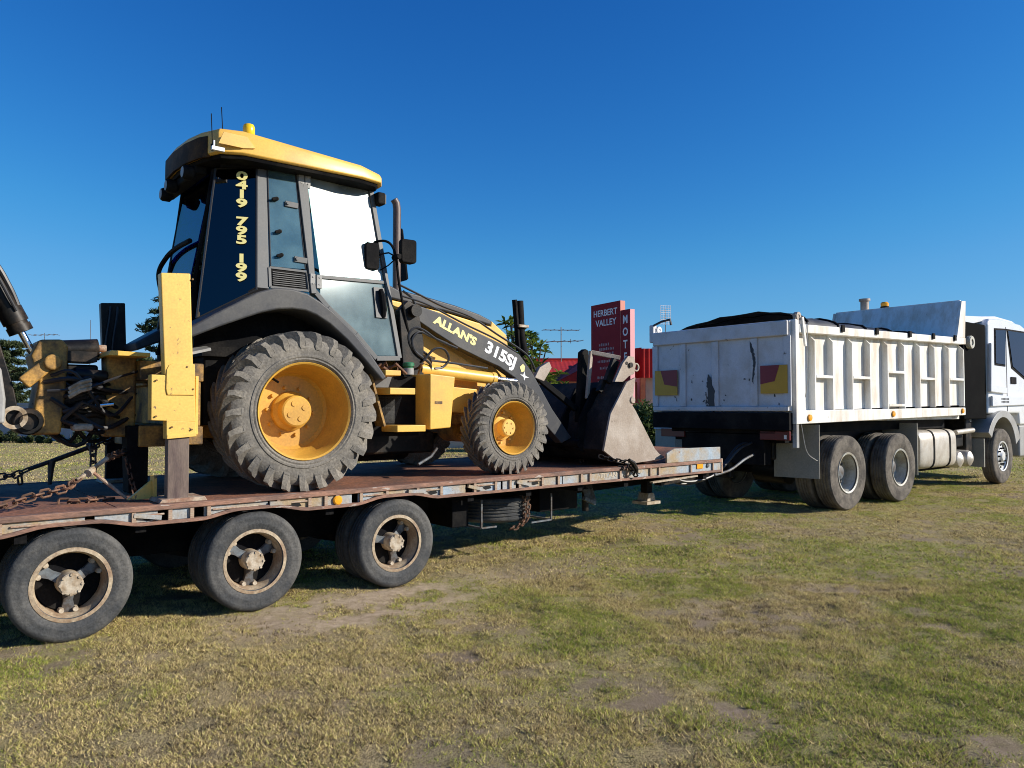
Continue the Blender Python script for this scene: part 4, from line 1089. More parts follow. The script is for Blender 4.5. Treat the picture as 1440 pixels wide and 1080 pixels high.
mb = MB(); mb.tube([(3.03, .45, 1.02), (3.18, .46, 1.09), (3.25, .46, 1.17)], .014, 8); bh.part('drain_pipe', mb, M['spoke_grey'])
mb = MB(); mb.box(1.05, 2.45, .55, .84, 1.42, 2.0); mb.box(1.05, 2.45, 1.50, 1.79, 1.42, 2.0); bh.part('side_frame', mb, M['black'], bevel=.02)
# ---- fenders
fo = [(.80, 2.155), (1.00, 2.285), (1.20, 2.405), (1.34, 2.485), (1.47, 2.53), (1.62, 2.535), (1.75, 2.51), (1.86, 2.455), (2.00, 2.365), (2.18, 2.215), (2.34, 2.035), (2.50, 1.83)]
fi = [(.82, 2.085), (1.04, 2.185), (1.22, 2.26), (1.37, 2.32), (1.50, 2.355), (1.62, 2.368), (1.73, 2.362), (1.83, 2.33), (1.95, 2.265), (2.11, 2.14), (2.27, 1.985), (2.455, 1.80)]
for near in (True, False):
    a, b = (.13, .62) if near else (mir(.62), mir(.13))
    mb = MB(); mb.strip(fi, fo, a, b); bh.part('fender', mb, M['charcoal'], bevel=.018)
mb = MB(); mb.slab([(.74, .16, 1.955), (.98, .16, 2.02), (1.05, .5, 2.06), (.76, .5, 2.0)], .02); bh.part('rear_step', mb, M['grey_plastic'])
# ---- cab shell
def pA(s, z): return (s, .40 + .135 * (z - 2.1), z)
def pD(s, z): return (s, .40 + .128 * (s - 1.95) + .135 * (z - 2.1), z)
def M3(p): return (p[0], mir(p[1]), p[2])
for mr_ in (False, True):
    g = (lambda p: M3(p)) if mr_ else (lambda p: p)
    fl = (lambda L_: [g(p) for p in (L_[::-1] if mr_ else L_)])
    side = dict()
    # lower cab body
    mb = MB(); mb.slab(fl([(.98, .60, 2.05), (1.45, .46, 2.05), (2.46, .46, 1.93), (2.05, .455, 2.44), (1.55, .46, 2.57), (1.43, .46, 2.57), (1.02, .66, 2.28)]), .04); bh.part('lower_body', mb, M['black'])
    # pillars
    mb = MB(); mb.slab(fl([pA(1.445, 2.565), pA(1.555, 2.565), pA(1.58, 3.66), pA(1.49, 3.66)]), .06); bh.part('pillar', mb, M['frame_grey'], bevel=.008)
    # rear corner pillar between quarter glass and rear glass
    mb = MB(); mb.bar(g((.99, .80, 2.25)), g((1.165, .73, 3.58)), .022, .03); bh.part('pillar', mb, M['black'], bevel=.006)
    # quarter glass
    q = [(1.00, .77, 2.29), pA(1.44, 2.55), pA(1.485, 3.62), (1.175, .715, 3.58)]
    v1_, v2_, v3_ = (Vector(p) for p in q[1:]); nq_ = (v2_ - v1_).cross(v3_ - v1_)
    q[0] = (1.00, v1_.y - (nq_.x * (1.00 - v1_.x) + nq_.z * (2.29 - v1_.z)) / nq_.y, 2.29)      # keeps the pane flat
    mb = MB(); mb.slab(fl(q), .008, -.004); qg = bh.part('quarter_glass', mb, M['glass_quarter'])
    if not mr_: QG = qg; QUAD = q
    # rubber seal round it
    mb = MB(); mb.tube([Vector(g(p)) for p in q], .010, 6, closed=True); bh.part('window_seal', mb, M['rubber_hose'], parent=qg)
    # narrow opening side window
    q = [pA(1.57, 2.765), pA(1.885, 2.775), pA(1.832, 3.655), pA(1.58, 3.66)]
    mb = MB(); mb.slab(fl(q), .008, .004); sw = bh.part('side_window', mb, M['glass_side'])
    mb = MB(); mb.tube([g(p) for p in q], .008, 6, closed=True); bh.part('window_seal', mb, M['rubber_hose'], parent=sw)
    # vent panel below it
    mb = MB(); mb.slab(fl([pA(1.56, 2.585), pA(1.90, 2.59), pA(1.888, 2.745), pA(1.565, 2.745)]), .02); vg = bh.part('vent_grille', mb, M['black'])
    for k in range(7):
        z = 2.612 + .018 * k
        mb = MB(); mb.bar(Vector(g(pA(1.585, z))) + Vector((0, .004 if mr_ else -.004, 0)), Vector(g(pA(1.875, z))) + Vector((0, .004 if mr_ else -.004, 0)), .012, .006); bh.part('slat', mb, M['frame_grey'], parent=vg)
    fr_ = MB()
    for a, b in ((pA(1.56, 2.585), pA(1.905, 2.585)), (pA(1.905, 2.585), pA(1.89, 2.755)), (pA(1.89, 2.755), pA(1.56, 2.755)), (pA(1.56, 2.755), pA(1.56, 2.585))): fr_.bar(g(a), g(b), .022, .018)
    bh.part('vent_frame', fr_, M['frame_grey'])
    # hinge post
    mb = MB(); mb.bar(g(pA(1.865, 3.66)), g(pA(1.945, 2.56)), .05, .045, up=(0, 1, 0)); bh.part('pillar', mb, M['frame_grey'], bevel=.006)
    # top rail under the roof
    mb = MB(); mb.bar(g((1.20, .68, 3.63)), g(pA(1.5, 3.66)), .07, .09); mb.bar(g(pA(1.48, 3.675)), g(pD(2.62, 3.69)), .07, .05); bh.part('roof_rail', mb, M['black'])
    # door: frame and two panes
    lo_ = [pD(1.945, 2.60), pD(2.085, 2.455), pD(2.365, 2.235), pD(2.575, 2.02), pD(2.845, 2.035)]
    hi_ = [pD(2.63, 3.675), pD(1.915, 3.655)]
    ring = lo_ + hi_
    mb = MB()
    for a, b in zip(ring, ring[1:] + ring[:1]): mb.bar(g(a), g(b), .045, .035, up=(0, 1, 0))
    mb.bar(g(pD(2.015, 2.725)), g(pD(2.75, 2.762)), .032, .026, up=(0, 1, 0))
    dr = bh.part('door', mb, M['frame_grey'], bevel=.004)
    q = [pD(2.03, 2.745), pD(2.735, 2.785), pD(2.605, 3.655), pD(1.945, 3.64)]
    mb = MB(); mb.slab(fl(q), .008, -.004); bh.part('door_glass', mb, M['glass_door'], parent=dr)
    q = [pD(2.02, 2.56), pD(2.11, 2.475), pD(2.375, 2.265), pD(2.595, 2.05), pD(2.815, 2.06), pD(2.745, 2.748), pD(2.03, 2.712)]
    mb = MB(); mb.slab(fl(q), .008, -.004); bh.part('door_glass', mb, M['glass_door_low'], parent=dr)
    hd = MB(); c = Vector(g(pD(2.655, 2.55))); o_ = Vector((0, .02 if mr_ else -.02, 0))
    hd.tube([c + o_ + Vector((-.0, 0, .13)), c + o_ * 2 + Vector((.01, 0, .06)), c + o_ * 2 + Vector((.025, 0, -.06)), c + o_ + Vector((.03, 0, -.13))], [.022, .03, .03, .022], 8)
    bh.part('door_handle', hd, M['black'], parent=dr)
    pl = MB(); pl.slab(fl([pD(2.60, 2.41), pD(2.73, 2.41), pD(2.71, 2.70), pD(2.59, 2.70)]), .01, .012); bh.part('lock_plate', pl, M['charcoal'], parent=dr)
    for (s, z) in ((1.915, 3.59), (1.975, 2.68)):
        hb = MB(); c = Vector(g(pA(s, z))); e_ = .012 if mr_ else -.012
        hb.box(c.x - .06, c.x - .012, c.y - .012, c.y + .012, z - .06, z + .06); hb.box(c.x + .0, c.x + .05, c.y - .012 , c.y + .012, z - .065, z + .055)
        hb.v = [(x, y + e_ * 1.5 + .004, zz) for x, y, zz in hb.v]
        for dz in (-.03, .03):
            for dx in (-.036, .026): hb.cyl((c.x + dx, c.y + e_ * 2.6, z + dz), (c.x + dx, c.y + e_ * 1.2, z + dz), .009, n=6)
        bh.part('hinge', hb, M['grey_plastic'], bevel=.004)
    for (s, z) in ((1.74, 3.345), (1.80, 2.855)):
        hb = MB(); c = Vector(g(pA(s, z))); y = .016 if mr_ else -.016
        hb.bar((c.x - .02, c.y + y, z), (c.x + .10, c.y + y, z - .004), .012, .05); hb.cyl((c.x, c.y + y * 2.2, z), (c.x, c.y, z), .014, n=8)
        bh.part('window_latch', hb, M['frame_grey'], bevel=.004, parent=sw)
    for (s, z) in ((1.635, 3.37), (1.65, 3.08), (1.655, 2.87)):
        hb = MB(); c = Vector(g(pA(s, z))); y = .03 if mr_ else -.03
        hb.tube([(c.x - .035, c.y + y, z - .012), (c.x + .005, c.y + y, z), (c.x + .02, c.y, z + .008)], [.013, .018, .018], 8)
        bh.part('window_knob', hb, M['black'], parent=sw)
# floor, dash and lower front
mb = MB(); mb.box(1.02, 2.7, .50, 1.84, 1.98, 2.06); bh.part('cab_floor', mb, M['black'])
mb = MB(); mb.slab([(.99, .74, 2.02), (1.0, .76, 2.58), (1.0, mir(.76), 2.58), (.99, mir(.74), 2.02)], .05); bh.part('rear_panel', mb, M['black'])
# rear glass and its bar
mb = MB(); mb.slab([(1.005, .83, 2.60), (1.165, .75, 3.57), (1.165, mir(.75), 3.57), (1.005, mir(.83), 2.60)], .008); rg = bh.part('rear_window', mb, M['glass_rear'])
mb = MB(); mb.hose([(1.06, 1.80, 2.55), (1.0, 1.75, 2.80), (1.02, 1.60, 2.93), (1.03, 1.3, 2.98), (1.03, .9, 2.98)], .022, 8); bh.part('rear_rail', mb, M['black'])
# windscreen
mb = MB(); mb.slab([(2.80, .60, 2.20), (2.80, mir(.60), 2.20), (2.60, mir(.72), 3.64), (2.60, .72, 3.64)], .008); bh.part('windscreen', mb, M['glass_side'])
# interior
mb = MB(); mb.box(1.55, 2.0, .95, 1.40, 2.32, 2.46); bh.part('seat', mb, M['seat'], bevel=.04)
mb = MB(); mb.prism([(1.52, 2.44), (1.64, 2.44), (1.56, 3.10), (1.46, 3.10)], .95, 1.40); bh.part('backrest', mb, M['seat'], bevel=.04)
mb = MB(); mb.box(1.6, 1.95, 1.02, 1.32, 2.06, 2.32); bh.part('seat_base', mb, M['black'])
sw_ = MB(); ring = [(2.33 + .19 * math.cos(a) * .82, TC + .19 * math.sin(a), 2.82 - .19 * math.cos(a) * .57) for a in [2 * math.pi * k / 20 for k in range(20)]]
sw_.tube(ring, .014, 6, closed=True); sw_.cyl((2.62, TC, 2.1), (2.34, TC, 2.80), .03, n=8); sw_.bar((2.18, TC, 2.93), (2.48, TC, 2.71), .02, .02); bh.part('steering_wheel', sw_, M['black'])
mb = MB(); mb.box(2.42, 2.72, .75, 1.6, 2.06, 2.55); bh.part('dashboard', mb, M['interior'], bevel=.04)
# ---- roof
def roof_ring(scale_in, z, rise):
    """plan outline of the roof, near side first"""
    out = [(1.12, .47), (1.30, .42), (2.42, .44), (2.64, .50), (2.71, .62), (2.75, TC)]
    out += [(2.71, mir(.62)), (2.64, mir(.50)), (2.42, mir(.44)), (1.30, mir(.42)), (1.14, mir(.48)), (1.04, mir(.66)), (.985, mir(.88)), (.97, TC), (.985, .88), (1.03, .66)]
    r = []
    for s, t in out:
        cs, ct = 1.75, TC
        k = 1 - scale_in
        r.append((cs + (s - cs) * k, ct + (t - ct) * k, z(s) if callable(z) else z))
    return r
zb = lambda s: 3.625 + .035 * min(1, max(0, (s - .87) / .5)) + .018 * max(0, (s - 1.7) / 1.0)
zt = lambda s: 3.765 + .085 * (1 - ((s - 1.35) / 1.3) ** 2)
mb = MB(); mb.loft([roof_ring(.02, zb, 0), roof_ring(0, lambda s: zb(s) + .012, 0), roof_ring(.0, lambda s: zt(s) - .035, 0), roof_ring(.02, lambda s: zt(s), 0), roof_ring(.22, lambda s: zt(s) + .05, 0), roof_ring(.6, lambda s: zt(s) + .07, 0)])
rf = bh.part('roof', mb, M['yellow'], angle=28, bevel=.008)
mb = MB(); mb.box(1.03, 1.14, .80, 1.82, 3.535, 3.615); bh.part('lamp_bar', mb, M['black'], parent=rf, bevel=.02)
mb = MB(); mb.loft([roof_ring(.05, lambda s: zb(s) - .03, 0), roof_ring(.035, lambda s: zb(s) - .002, 0)]); bh.part('roof_liner', mb, M['black'], parent=rf)
mb = MB(); mb.prism([(1.10, 3.70), (1.30, 3.70), (1.40, 3.72), (1.33, 3.80), (1.14, 3.80)], .405, .418); bh.part('roof_recess', mb, M['yellow'], parent=rf)
lp_ = [(1.075, .58), (1.03, .66), (.985, .88), (.97, TC), (.985, mir(.88)), (1.04, mir(.66)), (1.10, mir(.56))]
mb = MB(); mb.loft([[(s - .010, t, 3.625), (s - .014, t, 3.64), (s - .014, t, zt(s) - .05), (s + .01, t, zt(s) - .05), (s + .01, t, 3.625)] for s, t in lp_]); bh.part('roof_rear_shade', mb, M['rust_post'] if False else M['roof_shade'], parent=rf)  # added sheet: paints the shade on the roof's rear face
# rear roof lamps
for (t, s) in ((.86, 1.0), (1.36, 1.0), (1.68, 1.04)):
    mb = MB(); mb.lathe([(.0, -.05), (.05, -.05), (.062, -.03), (.062, .03), (.03, .06), (0, .06)], c=(0, 0, 0), axis='s', n=16)
    o = bh.part('work_lamp', mb, M['black'], at=(s - .0, t, 3.545))
    l = MB().lathe([(0, -.056), (.045, -.053)], axis='s', n=16); bh.part('lens', l, M['grey_plastic'], parent=o)
mb = MB(); mb.box(-.04, .05, -.06, .06, -.06, .06); o = bh.part('work_lamp', mb, M['black'], at=(2.70, .66, 3.575), bevel=.02)
l = MB(); l.box(.051, .056, -.045, .045, -.045, .045); bh.part('lens', l, M['grey_plastic'], parent=o)
# beacon and aerials
mb = MB(); mb.lathe([(0, .0), (.05, .0), (.05, .02)], axis='z', n=20); o = bh.part('beacon', mb, M['black'], at=(1.42, .62, 3.865))
l = MB().lathe([(.045, .02), (.05, .03), (.05, .095), (.042, .118), (.02, .128), (0, .13)], axis='z', n=20); bh.part('lens', l, M['beacon'], parent=o)
for (s, t, z, h_) in ((1.08, .50, 3.66, .30), (1.20, .62, 3.84, .24)):
    mb = MB(); mb.cyl((0, 0, 0), (0, 0, .05), .014, n=8); mb.cyl((0, 0, .05), (-.012, 0, h_), .004, n=5); bh.part('aerial', mb, M['black'], at=(s, t, z))
mb = MB(); mb.box(-.05, .05, -.03, .0, -.03, .0); mb.cyl((-.03, -.01, -.02), (-.03, -.01, .05), .008, n=6); bh.part('aerial_bracket', mb, M['decal_white'], at=(1.10, .44, 3.67))
# phone number down the quarter glass
qv = [Vector(p) for p in QUAD]
A_ = (qv[1] - qv[0]).normalized(); B_ = (qv[3] - qv[0]).normalized(); Nq = A_.cross(B_).normalized()
mid = lambda f, g_: (qv[0].lerp(qv[1], f)).lerp(qv[3].lerp(qv[2], f), g_)
Nq = (qv[2] - qv[1]).cross(qv[3] - qv[1]).normalized(); Aq = Vector((0, 0, 1)).cross(Nq).normalized()
if Aq.x < 0: Aq = -Aq
num = '0419 795 199'
upq = (qv[2] - qv[1]).normalized()
for k, ch in enumerate(num):
    if ch == ' ': continue
    zz = 3.53 - k * (3.53 - 2.645) / 11.0
    pt = qv[1].lerp(qv[2], (zz - qv[1].z) / (qv[2].z - qv[1].z)) - Aq * .118
    nn = Aq.cross(upq).normalized()
    bh.part('lettering', text_mesh(ch, pt + nn * .012, Aq, upq, .102, M['decal_yellow'], .0006, .004, sx=1.75, off=bh.base), None, parent=QG)
# ---- mirrors
mb = MB(); mb.hose([(2.64, .66, 3.15), (2.70, .54, 3.15), (2.76, .50, 3.10), (2.80, .49, 2.97), (2.83, .48, 2.72), (2.93, .5, 2.34), (2.97, .52, 2.25)], .012, 8); mb.tube([(2.68, .62, 2.87), (2.74, .54, 2.92), (2.80, .49, 2.99)], .006, 6); bh.part('mirror_arm', mb, M['black'])
mb = MB(); mb.loft([[(2.585 + a, .585 + b, z + .035) for a, b in ((-.07 * q, -.02), (.07 * q, -.03), (.075 * q, .02), (-.065 * q, .03))] for z, q in ((2.835, .8), (2.86, 1), (3.06, 1), (3.09, .85))]); mr1 = bh.part('mirror', mb, M['black'], bevel=.012)
mb = MB(); mb.loft([[(2.90 + a, .46 + b, z + .03) for a, b in ((-.085 * q, -.035), (.085 * q, -.045), (.08 * q, .05), (-.075 * q, .04))] for z, q in ((2.915, .8), (2.94, 1), (3.12, 1), (3.145, .85))]); bh.part('mirror', mb, M['black'], bevel=.015)
mb = MB(); mb.tube([(2.64, .60, 3.02), (2.74, .53, 3.04), (2.80, .49, 3.0), (2.88, .50, 3.0)], .008, 6); mb.cyl((2.80, .43, 3.0), (2.80, .54, 3.0), .026, n=8); bh.part('mirror_arm', mb, M['black'])
# ---- tall pipe right of the cab (exhaust) and engine hood
mb = MB(); mb.tube([(3.47, 1.62, 2.4), (3.47, 1.62, 3.80), (3.46, 1.62, 3.87), (3.43, 1.62, 3.91)], [.045, .045, .044, .042], 16); bh.part('exhaust_pipe', mb, M['leg_steel'])
mb = MB(); mb.loft([[(3.56, 1.55, 3.00), (3.58, 1.55, 3.02), (3.60, 1.7, 3.60), (3.585, 1.7, 3.62)], [(3.57, 1.75, 3.00), (3.59, 1.75, 3.02), (3.61, 1.9, 3.60), (3.595, 1.9, 3.62)]]); bh.part('mirror', mb, M['black'])
ht = [(2.90, 2.80), (3.03, 2.755), (3.35, 2.715), (3.73, 2.655), (4.05, 2.585), (4.21, 2.53)]
mb = MB(); mb.prism(ht + [(4.21, 2.47), (3.63, 2.575), (2.9, 2.66)], .83, mir(.83)); bh.part('bonnet', mb, M['charcoal'], bevel=.02)
mb = MB(); mb.prism([(2.9, 2.655), (3.63, 2.57), (4.212, 2.465), (4.225, 2.53), (4.44, 2.385), (4.46, 2.27), (4.42, 1.75), (2.9, 1.75)], .85, mir(.85)); bh.part('bonnet_side', mb, M['yellow'], bevel=.015)
mb = MB(); mb.prism([(4.43, 1.55), (4.74, 1.55), (4.72, 2.06), (4.46, 2.27)], .83, mir(.83)); bh.part('radiator_grille', mb, M['charcoal'], bevel=.02)
# ---- loader tower and yellow side plates
for near in (True, False):
    q = (lambda a, b: (a, b)) if near else (lambda a, b: (mir(b), mir(a)))
    a, b = q(.72, .80); mb = MB(); mb.prism([(2.92, 1.75), (3.05, 2.62), (3.20, 2.60), (3.42, 2.24), (4.05, 1.94), (4.05, 1.75)], a, b); bh.part('tower_plate', mb, M['yellow'], bevel=.008)
    a, b = q(.50, .58); mb = MB(); mb.prism([(2.90, 1.80), (2.84, 2.50), (2.94, 2.60), (3.05, 2.55), (3.12, 2.2), (3.12, 1.80)], a, b); bh.part('tower_plate', mb, M['greasy'], bevel=.008)
    a, b = q(.44, .86); mb = MB(); mb.cyl((3.00, a, 2.50), (3.00, b, 2.50), .06, n=16); bh.part('pivot_pin', mb, M['greasy'])
    a, b = q(.50, .86); mb = MB(); mb.prism([(2.98, 1.80), (3.06, 2.20), (3.28, 2.06), (3.28, 1.80)], a + .09, b); bh.part('valve_block', mb, M['yellow_dark'], bevel=.01)
    # loader arm
    a, b = q(.57, .69)
    up_ = [(2.985, 2.575), (3.05, 2.585), (3.39, 2.51), (3.80, 2.36), (4.15, 2.25), (4.40, 2.145), (4.57, 1.97), (4.88, 1.55), (5.18, 1.22)]
    lw = [(2.965, 2.47), (3.02, 2.46), (3.30, 2.315), (3.575, 2.185), (3.855, 2.085), (4.11, 2.005), (4.33, 1.89), (4.62, 1.50), (5.02, 1.16)]
    mb = MB(); mb.strip(lw, up_, a, b); bh.part('loader_arm', mb, M['charcoal'], bevel=.012)
    # lift cylinder
    a, b = q(.50, .60); tm = (a + b) / 2
    mb = MB(); mb.cyl((3.10, tm, 1.945), (3.98, tm, 1.875), .062, n=20); mb.cyl((3.98, tm, 1.875), (4.03, tm, 1.872), .068, n=20); mb.cyl((3.10, tm, 1.945), (3.02, tm, 1.95), .05, n=12); bh.part('lift_cylinder', mb, M['yellow'])
    mb = MB(); mb.cyl((4.0, tm, 1.874), (4.32, tm, 1.85), .03, n=12); bh.part('cylinder_rod', mb, M['chrome'])
    mb = MB(); mb.tube([(3.20, tm - .05, 2.03), (3.5, tm - .05, 2.01), (3.9, tm - .05, 1.975)], .012, 6); bh.part('cylinder_pipe', mb, M['charcoal'])
    # bucket links behind the arm tip
    a, b = q(.60, .66); mb = MB(); mb.bar((4.68, (a + b) / 2, 1.92), (5.30, (a + b) / 2, 1.55), .05, .07); bh.part('bucket_link', mb, M['black'], bevel=.01)
mb = MB(); mb.prism([(4.64, 1.90), (4.72, 2.02), (4.86, 2.09), (4.90, 2.02), (4.78, 1.86)], .60, .66); bh.part('bell_crank', mb, M['steel_worn'], bevel=.01)
# the far lever standing up beyond the bonnet
mb = MB(); mb.bar((5.25, 1.70, 2.95), (5.36, 1.75, 2.30), .05, .05); mb.tube([(5.37, 1.75, 2.95), (5.40, 1.75, 2.5), (5.46, 1.75, 2.25)], .055, 12); bh.part('far_crank_lever', mb, M['black'])
mb = MB(); mb.box(5.30, 5.46, 1.66, 1.82, 2.60, 2.635); bh.part('lever_clamp', mb, M['hub_pale'], bevel=.005)
# hoses along the arm and in the pivot area
hz = MB()
hz.hose([(2.93, .68, 2.78), (3.15, .66, 2.70), (3.45, .66, 2.60), (3.80, .66, 2.52), (4.15, .66, 2.36), (4.50, .66, 2.20), (4.62, .65, 2.10), (4.70, .64, 1.95)], .011, 6)
hz.hose([(2.95, .64, 2.66), (3.25, .64, 2.60), (3.70, .64, 2.44), (4.10, .64, 2.31), (4.40, .64, 2.18)], .010, 6)
hz.hose([(3.0, .70, 2.72), (3.10, .70, 2.66), (3.16, .70, 2.56)], .012, 6)
hz.hose([(3.55, .55, 2.17), (3.30, .53, 2.24), (3.12, .50, 2.32), (3.02, .50, 2.34), (2.95, .50, 2.27), (2.97, .50, 2.16), (3.06, .50, 2.08), (3.16, .50, 2.02)], .013, 6)
hz.hose([(3.42, .54, 2.21), (3.20, .52, 2.27), (3.06, .49, 2.30), (2.98, .49, 2.22), (3.02, .49, 2.10), (3.18, .49, 2.00), (3.20, .5, 1.93)], .012, 6)
hz.hose([(3.10, .48, 2.02), (3.22, .47, 2.14), (3.34, .47, 2.14), (3.40, .48, 2.05), (3.34, .49, 1.97), (3.24, .49, 1.95)], .012, 6)
hz.hose([(2.86, .6, 2.0), (2.98, .55, 2.08), (3.10, .52, 2.12), (3.2, .5, 2.05)], .014, 6)
bh.part('hydraulic_hose', hz, M['rubber_hose'])
# arm decals: text runs along the arm
def armtext(body, s, z, size, slope, mat, sx=1.0, shear=0.0, bold=0.004):
    a = Vector((1, 0, slope)).normalized(); b = Vector((-slope, 0, 1)).normalized()
    bh.part('lettering', text_mesh(body, (s, .5685, z), a, b, size, M[mat], .001, bold, sx=sx, shear=shear, off=bh.base), None)
armtext("ALLAN'S", 3.545, 2.345, .115, -.40, 'decal_yellow', 1.28, 0, .006)
armtext('315SJ', 4.135, 2.125, .165, -.42, 'decal_white', 1.22, 0.0, .007)
mb = MB(); mb.prism([(4.395, 2.01), (4.44, 2.045), (4.47, 2.02), (4.46, 1.965), (4.42, 1.955)], .5665, .569); bh.part('badge', mb, M['decal_yellow'])
mb = MB(); mb.prism([(4.40, 1.93), (4.445, 1.925), (4.46, 1.965), (4.475, 1.915), (4.53, 1.895), (4.475, 1.895), (4.455, 1.86), (4.45, 1.90)], .5662, .5688); bh.part('badge', mb, M['decal_white'])
# ---- steps and side tank
mb = MB(); mb.prism([(2.965, 1.36), (3.20, 1.375), (3.25, 1.86), (2.965, 1.88)], .15, .62); bh.part('side_tank', mb, M['yellow'], bevel=.012)
mb = MB(); mb.box(3.02, 3.10, .1455, .149, 1.60, 1.625); bh.part('small_print', mb, M['yellow_dark'])
mb = MB(); mb.slab([(2.40, .24, 1.90), (2.555, .24, 1.40), (2.555, .60, 1.40), (2.40, .60, 1.90)], .02); bh.part('step_bracket', mb, M['yellow_dark'])
for (s0, s1, z0, z1, t0) in ((2.50, 2.66, 1.852, 1.90, .16), (2.535, 2.80, 1.683, 1.742, .14), (2.60, 2.90, 1.345, 1.405, .12)):
    mb = MB(); mb.box(s0, s1, t0, t0 + .32, z0, z1); bh.part('step', mb, M['yellow'], bevel=.006)
mb = MB(); mb.prism([(2.56, 1.41), (2.74, 1.41), (2.83, 1.68), (2.535, 1.68)], .40, .60); bh.part('battery_box', mb, M['frame_grey'], bevel=.01)
mb = MB(); mb.prism([(2.52, 1.745), (2.66, 1.745), (2.70, 1.85), (2.50, 1.85)], .38, .60); bh.part('battery_box', mb, M['frame_grey'], bevel=.01)
mb = MB(); mb.box(2.45, 3.0, .40, .80, 1.30, 1.86); bh.part('inner_tank', mb, M['black'])
mb = MB(); mb.lathe([(0, .075), (.045, .075), (.055, .065), (.055, .04), (.045, .035), (.04, -.02)], axis='z', n=16); bh.part('filler_cap', mb, M['green_cap'], at=(2.86, .36, 1.915))
mb = MB(); mb.lathe([(.05, .03), (.05, -.03)], axis='z', n=16); bh.part('filler_neck', mb, M['grey_plastic'], at=(2.86, .36, 1.905))
mb = MB(); r = random.Random(5)
for k in range(9): 
    s = 2.45 + r.random() * .6; mb.tube([(s, .3 + r.random() * .2, 1.88), (s + r.uniform(-.1, .1), .35, 1.93 + r.random() * .05), (s + r.uniform(-.2, .2), .5, 1.88 + r.random() * .1)], .012, 5)
bh.part('hose_bundle', mb, M['chain_rust'])
mb = MB(); mb.prism([(3.21, 1.55), (3.80, 1.50), (3.86, 1.76), (3.21, 1.80)], .62, .80); bh.part('frame_plate', mb, M['yellow'], bevel=.01)
# ---- loader bucket
bp = [(5.59, 1.86), (5.735, 1.915), (5.675, 1.60), (5.735, 1.53), (6.065, 1.085), (6.15, 1.02), (6.24, .985), (6.225, .968), (5.975, .945), (5.62, .925), (5.45, .945), (5.205, 1.09), (5.32, 1.50)]
for t in (.09, 2.22):
    mb = MB(); mb.prism(bp, t, t + .03); bh.part('bucket_side', mb, M['steel_worn'], bevel=.004)
mb = MB(); mb.strip([(5.60, 1.87), (5.45, 1.68), (5.345, 1.50), (5.27, 1.29), (5.235, 1.10), (5.33, 1.0), (5.46, .955), (5.65, .94), (6.10, .965)], [(5.63, 1.85), (5.48, 1.66), (5.375, 1.49), (5.30, 1.28), (5.27, 1.11), (5.35, 1.03), (5.47, .985), (5.65, .97), (6.10, .985)], .121, 2.219); bh.part('bucket_shell', mb, M['bucket_back'])
mb = MB(); mb.box(6.06, 6.235, .121, 2.219, .955, .985); bh.part('cutting_edge', mb, M['steel_worn'])
mb = MB()
for t in (.45, .75, 1.6, 1.9): mb.prism([(5.56, 1.80), (5.42, 1.80), (5.20, 1.45), (5.12, 1.10), (5.26, 1.06), (5.31, 1.5)], t, t + .03)
mb.cyl((5.15, .4, 1.16), (5.15, 1.95, 1.16), .05, n=12); bh.part('bucket_bracket', mb, M['black'])
mb = MB(); mb.prism([(5.46, 1.86), (5.60, 2.08), (5.69, 2.165), (5.79, 2.16), (5.82, 2.06), (5.79, 1.96), (5.70, 1.93), (5.60, 1.862)], .16, .20); bh.part('clam_arm', mb, M['steel_worn'], bevel=.005)
mb = MB(); mb.cyl((5.72, .14, 2.06), (5.72, .22, 2.06), .03, n=12); mb.cyl((5.66, .155, 2.08), (5.66, .21, 2.08), .02, n=10); bh.part('pivot_pin', mb, M['greasy'])
mb = MB(); mb.lathe([(.05, -.012), (.05, .012), (.035, .012), (.035, -.012)], c=(5.84, .18, 2.04), n=14, close=True); mb.lathe([(.0, -.015), (.035, -.015), (.045, 0.0)], c=(5.675, .09, 1.655), n=14); bh.part('lifting_ring', mb, M['steel_worn'])
mb = MB(); mb.bar((5.48, .3, 1.86), (5.62, .3, 2.12), .05, .10); mb.bar((5.40, .35, 1.75), (5.47, .35, 1.88), .06, .06); bh.part('clam_cylinder', mb, M['greasy'])
mb = MB(); mb.bar((5.42, .50, 2.215), (5.70, .30, 2.15), .035, .05); mb.bar((5.425, .50, 2.23), (5.355, .50, 1.67), .035, .045); bh.part('hose_guard', mb, M['steel_worn'], bevel=.006)
mb = MB(); mb.prism([(5.30, 1.40), (5.36, 2.22), (5.42, 2.26), (5.47, 2.24), (5.44, 1.5)], .58, .66); bh.part('guard_plate', mb, M['black'], bevel=.01)
